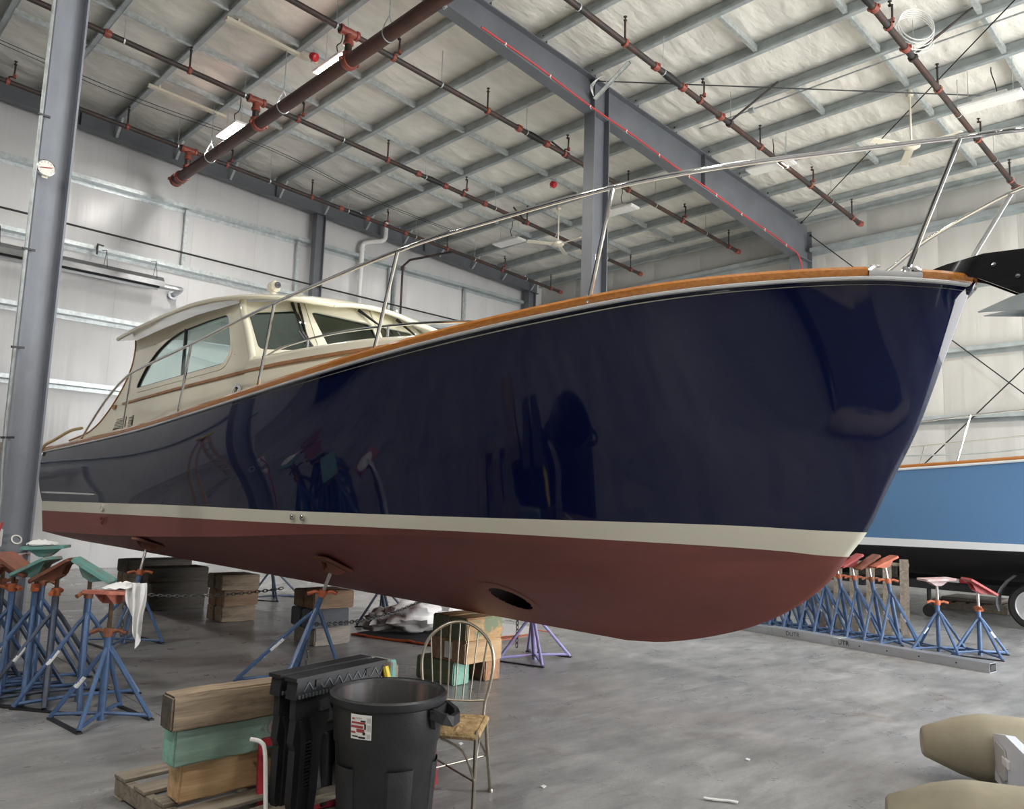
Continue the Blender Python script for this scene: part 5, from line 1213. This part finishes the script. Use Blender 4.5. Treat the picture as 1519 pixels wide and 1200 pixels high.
tag(MB().sweep(catmull([V(4.03, 2.52, .008), V(4.06, 2.46, .008), V(4.10, 2.41, .008), V(4.12, 2.36, .008)], 5), [(-.012, 0), (.012, 0), (.012, .006), (-.012, .006)]).build('tape_scrap', 'white_plastic', None, org=(4.07, 2.45, 0)), 'small curved white scrap of tape on the concrete floor', 'scrap')
for i, (x, y) in enumerate(((2.20, 5.45), (3.45, 3.2), (3.0, 2.9), (4.85, 2.7), (3.6, 4.1))):
    tag(MB().prism([(0, 0), (.035, .01), (.04, .035), (.01, .03)], lambda u, v, w: Vector((x+u, y+v, .003+w+.2*u*v*20*.1)), .004).build('paper_scrap', 'white_plastic', None, org=(x, y, 0)), 'tiny white scrap lying on the concrete floor', 'scrap', 'white scraps on the floor')

# ================================================================== foreground
# pallet under the three timbers
t = thing('timber_pallet', 'grey wooden pallet under the three stacked timbers', 'pallet', (2.0, 4.1, 0)); Rz = Matrix.Rotation(.06, 3, 'Z')
pc = V(2.12, 4.08, 0)
for k, y in enumerate((-.46, -.24, -.02, .20, .44)): MB().bbox(pc+Rz @ V(0, y, .110), (1.02, .13, .02), .003, Rz).build('slat', 'pallet_grey', t)
for x in (-.48, 0, .48): MB().bbox(pc+Rz @ V(x, 0, .057), (.045, 1.02, .086), .003, Rz).build('stringer', 'pallet_grey', t)
for y in (-.45, 0, .45): MB().bbox(pc+Rz @ V(0, y, .007), (1.02, .10, .014), .003, Rz).build('bottom_slat', 'pallet_grey', t)
timber('fresh yellow timber with knots and splits, bottom of three on the pallet', (2.09, 3.985, .215), (.86, .15, .185), 'timber_fresh', 0, 'timber_fresh')
timber('green painted timber, middle of three on the pallet', (2.03, 3.935, .398), (.86, .145, .175), 'timber_green', .01, 'timber_end_green')
timber('weathered grey brown timber, top of three on the pallet', (1.99, 3.875, .572), (.87, .14, .165), 'timber_grey', 0, 'timber_dark')
timber('weathered timber behind the folded sawhorses, on the pallet', (2.70, 4.05, .30), (.50, .30, .34), 'timber_brown', .1)
timber('pale timber standing behind the folded sawhorses, above the other', (2.72, 4.03, .55), (.46, .2, .15), 'timber_grey', .1)

# folded sawhorses
def sawhorse(label, p0, p1, h, mt, off):
    p0, p1 = Vector(p0), Vector(p1); d = (p1-p0); L = d.length; d.normalize(); n = V(d.y, -d.x, 0)      # n faces the viewer
    t = thing('folding_sawhorse', label, 'sawhorse', tuple(p0), 'folded plastic sawhorses')
    W = lambda u, v, w: p0+d*u+n*w+V(0, 0, v)
    MB().prism([(0, h-.095), (.012, h), (L-.012, h), (L, h-.095)], lambda u, v, w: W(u, v, w-.035), .07).build('top_bar', mt, t)
    bar = MB().prism([(-.004, h-.012), (L+.004, h-.012), (L+.004, h+.006), (-.004, h+.006)], lambda u, v, w: W(u, v, w-.042), .084).build('bar_cap', mt, t)
    for k in range(int(L/.022)): MB().box(W(.02+k*.022, h-.083, .037), (.010, .014, .016), Matrix.Rotation(math.atan2(d.y, d.x), 3, 'Z')).build('bar_rib', 'grey_plastic', t)
    for k in range(9):
        u = .05+k*(L-.1)/8; z = MB().beam(W(u, h-.062, .036), W(u+.03, h-.022, .036), .006, .006).beam(W(u+.06, h-.062, .036), W(u+.03, h-.022, .036), .006, .006).build('bar_truss', 'grey_plastic', t)
    for u in (.14, L-.14): MB().box(W(u, h-.035, .036), (.035, .012, .035), Matrix.Rotation(math.atan2(d.y, d.x), 3, 'Z')).build('notch', 'cable_black', t)
    # leg frame panels: broad leg each end, tapering, apron between
    ap = MB().prism([(.02, h-.095), (L-.02, h-.095), (L-.03, h-.20), (L-.20, h-.22), (L-.26, h-.30), (L-.30, h-.34), (.30, h-.34), (.24, h-.22), (.18, h-.205), (.02, h-.2)] if False else [(.02, h-.095), (L-.02, h-.095), (L-.02, h-.19), (.26, h-.19), (.02, h-.19)], lambda u, v, w: W(u, v, w-.02), .04).build('apron', mt, t)
    for e in (0, 1):
        f = (lambda u: u) if e == 0 else (lambda u: L-u)
        poly = [(f(.03), h-.15), (f(.26), h-.19), (f(.20), h-.30), (f(.185), h-.55), (f(.17), .06), (f(.165), 0), (f(.05), 0), (f(.045), .10), (f(.025), .16), (f(.03), .40), (f(.045), h-.36), (f(.015), h-.30)]
        lg = MB().prism(poly, lambda u, v, w: W(u, v, w-.022), .044).build('leg', mt, t)
        MB().prism([(f(.055), h-.2), (f(.085), h-.27), (f(.085), .18), (f(.07), .02), (f(.05), .02), (f(.06), .2), (f(.062), h-.28), (f(.04), h-.2)], lambda u, v, w: W(u, v, w+.02), .014).build('leg_rib', mt, lg)
        MB().prism([(f(.125), h-.2), (f(.15), h-.28), (f(.15), .18), (f(.14), .02), (f(.12), .02), (f(.125), .2), (f(.125), h-.28), (f(.10), h-.2)], lambda u, v, w: W(u, v, w+.02), .014).build('leg_rib', mt, lg)
        for k in range(14): MB().box(W(f(.105), .22+k*.016, .026), (.034, .014, .007), Matrix.Rotation(math.atan2(d.y, d.x), 3, 'Z')).build('leg_step', mt, lg)
    return t
sawhorse('black folded plastic sawhorse leaning beside the trash bin', (1.985, 3.50, 0), (2.60, 3.64, 0), .735, 'black_plastic', 0)
sawhorse('black folded plastic sawhorse behind its twin, against the timbers', (1.965, 3.62, 0), (2.58, 3.76, 0), .735, 'black_plastic', 1)
t = thing('spray_gun', 'yellow handled tool hooked over the end of the folded sawhorses', 'tool', (2.62, 3.72, .62))
MB().tube(catmull([V(2.60, 3.60, .705), V(2.605, 3.585, .66), V(2.615, 3.58, .62), V(2.61, 3.60, .58)], 4), [.018]*12+[.012], 8).build('handle', 'yellow_plastic', t, smooth=True)
tag(MB().bbox((2.70, 3.80, .60), (.05, .22, .22), .01, Matrix.Rotation(.3, 3, 'Z')).build('paint_board', 'pad_teal', None, org=(2.70, 3.80, .5)), 'pale green paint smeared board behind the sawhorses', 'board')

# mechanic's creeper standing on its edge
t = thing('mechanic_creeper', 'red framed mechanic creeper with grey pad leaning on the timbers', 'creeper', (2.05, 3.63, 0))
o = V(2.03, 3.80, 0); d = V(.97, -.24, 0).normalized(); n = V(d.y, -d.x, 0); tl = V(0, 0, 1)*.985+n*-.17
W = lambda u, v, w: o+d*u+tl*v+n*w
L, Hh = .95, .36
for (p, q) in (((0, .03), (0, Hh)), ((0, Hh), (L, Hh)), ((L, Hh), (L, .03)), ((L, .03), (0, .03))): MB().beam(W(p[0], p[1], 0), W(q[0], q[1], 0), .035, .035, upv=tuple(n)).build('frame_rail', 'creeper_red', t)
MB().prism(rnd([(.045, .06), (.30, .06), (.30, Hh-.03), (.045, Hh-.03)], .03), lambda u, v, w: W(u, v, w+.005), .03).build('pad', 'creeper_pad', t)
MB().prism(rnd([(.36, .06), (.90, .06), (.90, Hh-.03), (.36, Hh-.03)], .03), lambda u, v, w: W(u, v, w+.005), .03).build('pad', 'creeper_pad', t)
MB().prism(rnd([(.115, .10), (.140, .10), (.140, .155), (.115, .155)], .006), lambda u, v, w: W(u, v, w+.033), .004).build('slot_label', 'white_plastic', t)
cs = MB().tube([W(.06, Hh+.01, -.02), W(.06, Hh+.03, -.02)], .012, 6).build('caster_stem', 'chrome', t)
MB().lathe([(.0, -.014), (.032, -.014), (.040, -.008), (.040, .008), (.032, .014), (0, .014)], W(.06, Hh+.065, -.02), 18, tuple(n+d*.5)).build('caster_wheel', 'wheel_grey', cs, smooth=True)
MB().lathe([(0, -.016), (.026, -.016), (.026, .016), (0, .016)], W(.06, Hh+.065, -.02), 14, tuple(n+d*.5)).build('caster_hub', 'creeper_red', cs)
tag(MB().tube(catmull([V(1.95, 3.58, .0), V(1.965, 3.64, .2), V(1.975, 3.69, .36), V(1.965, 3.72, .40), V(1.93, 3.76, .41)], 5), .011, 7).build('paint_stick', 'label_white', None, smooth=True, org=(1.9, 3.6, 0)), 'paint smeared white rod leaning against the red creeper', 'rod')
tag(MB().bbox((2.45, 3.82, .2), (.30, .18, .38), .012, Matrix.Rotation(.2, 3, 'Z')).build('tool_case', 'black_plastic', None, org=(2.45, 3.82, 0)), 'black plastic case standing behind the trash bin', 'case')

# trash bin --------------------------------------------------------
bc = V(2.32, 3.17, 0)
t = thing('trash_bin', 'round black rubber trash bin with paint splashed rim and torn label', 'trash bin', tuple(bc))
Rb, Rt, Hb = .208, .255, .70
def rad(z): return lerp(Rb, Rt, z/Hb)
prof = [(0, .006), (Rb-.012, .006), (Rb, .02), (rad(.48), .48), (rad(.48)+.008, .49), (rad(.64)+.008, .655), (rad(.66)+.018, .66), (rad(.70)+.020, .668), (rad(.70)+.022, .695), (rad(.70)+.012, .703), (rad(.70)+.0, .70), (rad(.695)-.006, .69)]
MB().lathe(prof, bc, 56).build('body', 'bin_plastic', t, smooth=True)
MB().lathe([(rad(.70)+.001, .698), (rad(.69)-.007, .685), (rad(.30)-.01, .30), (rad(.03)-.01, .03), (0, .03)], bc, 56).build('liner_wall', 'bin_inside', t, smooth=True)
AZ = math.atan2(-bc.y, -bc.x)                # towards the photographer
def onbin(az, z, off=0): r = rad(z)+off; return bc+V(r*math.cos(az), r*math.sin(az), z)
for a0 in (AZ+.02, AZ+1.15, AZ-1.2):
    P = [[onbin(a0+.55*(k/12), z, .004+(.004 if 0 < k < 12 else -.004)) for k in range(13)] for z in (.02, .2, .39, .40)]
    MB().grid(P).build('rib_panel', 'bin_plastic', t, smooth=True, ang=25)
for az in (AZ+PI/2-.42, AZ-PI/2-.42):
    h = onbin(az, .615, .006); er = V(math.cos(az), math.sin(az), 0); et = V(-er.y, er.x, 0)
    hd = MB(); pts = [h-et*.085+V(0, 0, .025), h-et*.07+er*.055+V(0, 0, .0), h-et*.04+er*.08+V(0, 0, -.012), h+et*.04+er*.08+V(0, 0, -.012), h+et*.07+er*.055, h+et*.085+V(0, 0, .025)]
    hd.sweep(pts, [(-.012, -.024), (-.012, .022), (.012, .022), (.012, -.024)]); hd.prism([(-.10, .04), (.10, .04), (.07, -.05), (-.07, -.05)], lambda u, v, w: h+et*u+er*(w-.006)+V(0, 0, v), .02); hd.build('handle', 'bin_plastic', t)
la = AZ-.47; lw, lh = .085, .055
def lab(name, u0, u1, v0, v1, mtl, off=.014):
    P = [[onbin(la+lerp(u0, u1, k/6), .595+v, off) for k in range(7)] for v in (v0, v1)]
    return MB().grid(P).grid([[p+V(0, 0, 0)+(p-bc-V(0, 0, p.z)).normalized()*.0012 for p in r] for r in P]).build(name, mtl, lb_ if lb_ else t)
lb_ = None
lb_ = lab('torn_label', -.20, .20, -.055, .052, 'label_white', .0105)
for i, (u0, u1, v0, v1, m_) in enumerate(((-.18, .08, .012, .020, 'label_red'), (-.19, .05, -.006, .004, 'label_red'), (-.08, .07, -.024, -.010, 'label_red'), (-.19, -.10, -.03, -.022, 'label_red'), (.0, .09, .022, .028, 'label_black'), (.04, .09, -.034, -.022, 'label_black'), (-.17, -.05, -.046, -.040, 'label_black'), (-.04, .09, -.050, -.042, 'label_black'), (.07, .10, -.01, .014, 'label_black'), (-.17, -.12, .030, .036, 'label_red'), (.12, .185, .02, .04, 'label_grey'), (.12, .185, -.015, .01, 'label_grey'), (.12, .18, -.048, -.03, 'label_grey'), (-.10, .02, .034, .040, 'label_grey'))): lab('label_print', u0, u1, v0, v1, m_, .0125)

# wire chair -------------------------------------------------------
FRc, BRc = V(2.80, 3.07, 0), V(3.07, 3.29, 0); fwd = (FRc-BRc).normalized(); sd = V(-.62, .785, 0).normalized()
FLc, BLc = FRc+sd*.37, BRc+sd*.37
t = thing('wire_chair', 'thin metal cafe chair with hooped spindle back and woven rush seat', 'chair', tuple((FRc+BLc)/2))
zs = .42
def cor(p): return V(p.x, p.y, zs)
MB().tube([cor(FRc), cor(FLc), cor(BLc), cor(BRc)], .010, 8, closed=True).build('seat_frame', 'champagne_metal', t, smooth=True)
P = []
for i in range(25):
    row = []
    for j in range(25):
        u, v = i/24, j/24; p = lerp(lerp(FRc, FLc, u), lerp(BRc, BLc, u), v); e = (math.sin(PI*u)*math.sin(PI*v))**.35
        dg = min(u, 1-u, v, 1-v); z = zs+.012+.022*e-.012*(1-abs(u-v))*.3*e+.0035*math.sin((u if abs(u-.5) < abs(v-.5) else v)*90)
        row.append(V(p.x, p.y, z))
    P.append(row)
sc_ = MB().grid(P); sc_.grid([[V(p.x, p.y, zs-.012) for p in r] for r in P])
for e in (P[0], P[-1], [r[0] for r in P], [r[-1] for r in P]): sc_.tube([V(p.x, p.y, zs+.004) for p in e], .018, 8)
sc_.build('rush_seat', 'rush_straw', t, smooth=True)
for p, o in ((FRc, fwd*.03), (FLc, fwd*.03+sd*.02), (BRc, -fwd*.13-sd*.02), (BLc, -fwd*.13+sd*.02)):
    lg = MB().tube(catmull([cor(p)+V(0, 0, .03 if o.dot(fwd) > 0 else 0), cor(p)+o*.3+V(0, 0, -.16), V(p.x, p.y, .015)+o], 4), .0105, 8).build('leg', 'champagne_metal', t, smooth=True)
    MB().lathe([(0, 0), (.016, 0), (.016, .012), (.010, .02)], V(p.x, p.y, 0)+o, 10).build('foot_cap', 'champagne_metal', lg, smooth=True)
for (p, q) in ((FRc, BRc), (FLc, BLc), (FRc, FLc), (BRc, BLc)):
    a_, b_ = p+(fwd*.02 if p in (FRc, FLc) else -fwd*.05), q+(fwd*.02 if q in (FRc, FLc) else -fwd*.05)
    MB().tube(catmull([V(a_.x, a_.y, .22), lerp(cor(p), cor(q), .18)+V(0, 0, -.07), lerp(cor(p), cor(q), .5)+V(0, 0, -.012)], 5), .006, 6).build('arched_brace', 'champagne_metal', t, smooth=True)
MB().tube([V(*(FRc+fwd*.02).xy, .215), V(*(BLc-fwd*.06).xy, .215)], .005, 6).build('stretcher', 'champagne_metal', t); MB().tube([V(*(FLc+fwd*.02).xy, .215), V(*(BRc-fwd*.06).xy, .215)], .005, 6).build('stretcher', 'champagne_metal', t)
# hooped back
bm_ = (BRc+BLc)/2; wB = .185; zb0, zb1 = zs+.02, .93
rec = lambda z: -fwd*(.02+.09*(z-zs)/.5)
hoop = [V(bm_.x, bm_.y, 0)-sd*(wB)+rec(zs)+V(0, 0, zs)]
prof = [(.50, .17), (.56, .185), (.64, .20), (.72, .205), (.80, .185), (.86, .14), (.905, .07), (.92, 0)]
R1 = [(z, w) for z, w in prof]; L1 = [(z, -w) for z, w in reversed(prof[:-1])]
pts = [(zs, .165)]+R1+L1+[(zs, -.165)]
MB().tube(catmull([V(bm_.x, bm_.y, 0)-sd*w+rec(z)+V(0, 0, z) for z, w in pts], 4), .009, 8).build('back_hoop', 'champagne_metal', t, smooth=True)
zc = .515
MB().tube([V(bm_.x, bm_.y, 0)-sd*w+rec(zc)+V(0, 0, zc-.012*math.cos(w*8)) for w in [-.17+.034*k for k in range(11)]], .007, 6).build('back_crossbar', 'champagne_metal', t, smooth=True)
for w0, w1, zt in ((-.125, -.165, .84), (-.083, -.11, .888), (-.042, -.055, .912), (0, 0, .92), (.042, .055, .912), (.083, .11, .888), (.125, .165, .84)):
    MB().tube([V(bm_.x, bm_.y, 0)-sd*w0+rec(zc)+V(0, 0, zc-.008), V(bm_.x, bm_.y, 0)-sd*w1+rec(zt)+V(0, 0, zt)], .0045, 6).build('spindle', 'champagne_metal', t, smooth=True)

# inflatable tender ------------------------------------------------
dI = V(.45, -.893, 0).normalized(); lI = V(.893, .45, 0).normalized()
t = thing('inflatable_tender', 'tan inflatable tender with grey patches and white hull resting on the floor', 'inflatable boat', (5.4, 1.5, 0))
zI = .21; rI = .197
def itube(s0, nm):
    ax = [(0, .075), (.012, .09), (.10, .125), (.20, .165), (.31, .192), (.36, rI), (1.2, rI), (2.3, rI), (3.0, rI*.97)]
    mb = MB()
    P = []
    for u, r in ax:
        c = s0+dI*u+V(0, 0, zI)
        P.append([c+(lI*math.cos(2*PI*k/32)+V(0, 0, 1)*math.sin(2*PI*k/32))*r for k in range(32)])
    mb.grid(P, closed_v=True); c = s0+V(0, 0, zI)
    mb.add([c]+P[0], [(0, k+1, (k+1) % 32+1) for k in range(32)])
    return mb.build(nm, 'tan_hypalon', t, smooth=True, ang=50)
s1 = V(5.48, 1.86, 0); s2 = s1-lI*1.45-dI*.36
T1 = itube(s1, 'side_tube'); T2 = itube(s2, 'side_tube')
for T, s0 in ((T1, s1), (T2, s2)):
    P = []
    for u in (.78, .9, 1.02, 1.10):
        c = s0+dI*u+V(0, 0, zI); P.append([c+(lI*math.cos(a)+V(0, 0, 1)*math.sin(a))*(rI+.004) for a in [PI*.42+k*.06 for k in range(8)]])
    MB().grid(P).build('grey_patch', 'grey_patch', T, smooth=True)
    P = []
    sgn = -1 if T is T1 else 1
    for u in (.42, .7, 1.1, 1.5, 2.2):
        c = s0+dI*u+V(0, 0, zI); w = .05*min(1, (u-.42)/.3)
        P.append([c+(lI*math.cos(a)+V(0, 0, 1)*math.sin(a))*(rI+o) for a, o in ((PI/2-sgn*1.45, .002), (PI/2-sgn*1.55, .03*min(1, w*20)), (PI/2-sgn*1.62, .055*min(1, w*20)))])
    MB().grid(P).build('rubbing_flap', 'tan_hypalon', T, smooth=True)
# white transom and floor between the tubes
A = s1-lI*.17+dI*.36; B_ = s2+lI*.17+dI*.72
trn = MB().prism([(0, .08), (1.1, .08), (1.1, .34), (.82, .40), (.28, .40), (0, .34)], lambda u, v, w: A+(B_-A).normalized()*u+dI*w+V(0, 0, v), .05).build('transom', 'rib_white', t)
MB().bbox(A+(B_-A)*.28+dI*-.006+V(0, 0, .26), (.02, .12, .05), .006, Matrix.Rotation(math.atan2(dI.y, dI.x), 3, 'Z')).build('transom_plate', 'white_plastic', trn)
MB().prism(rnd([(.08, .15), (.30, .15), (.30, .32), (.08, .32)], .03), lambda u, v, w: A+(B_-A).normalized()*u+dI*(w-.012)+V(0, 0, v), .01).build('transom_panel', 'label_grey', trn)
MB().prism([(0, 0), (1.1, 0), (1.1, .04), (.55, -.10), (0, .04)], lambda u, v, w: A+(B_-A).normalized()*u+dI*w+V(0, 0, .14+v), 2.5).build('hull_floor', 'rib_white', t)
# step ladder out of frame by the gable wall, mirrored in the hull
t = thing('step_ladder', 'yellow topped fibreglass step ladder standing near the gable wall', 'ladder', (.6, 12.6, 0)); c = V(.6, 12.6, 0)
for s in (-1, 1):
    MB().beam(c+V(-.55, .26*s, .0), c+V(0, .17*s, 1.95), .03, .07).build('front_rail', 'timber_fresh', t); MB().beam(c+V(.55, .26*s, .0), c+V(.05, .17*s, 1.95), .03, .05).build('rear_rail', 'timber_fresh', t)
for k in range(6):
    z = .3+k*.28; f = z/1.95; MB().box(c+V(-.55*(1-f), 0, z), (.09, .5-.16*f, .03)).build('tread', 'aluminium', t)
MB().bbox(c+V(.02, 0, 1.98), (.24, .42, .08), .015).build('top_cap', 'yellow_plastic', t)
# a second tender out of frame behind the first, mirrored in the flare of the bow
def copy_tree(o, parent=None):
    c = o.copy(); COL.objects.link(c); c.parent = parent
    for ch in list(o.children): copy_tree(ch, c)
    return c
tender = next(o for o in COL.objects if o.name == 'inflatable_tender')
t = copy_tree(tender); t.location = (2.75, -.45, 0); t['label'] = 'tan inflatable tender lying beyond the edge of view, mirrored in the bow'
for o in t.children:
    if o.name.split('.')[0] in ('hull_floor', 'transom'): o.data = o.data.copy(); o.data.materials[0] = M['creeper_pad']
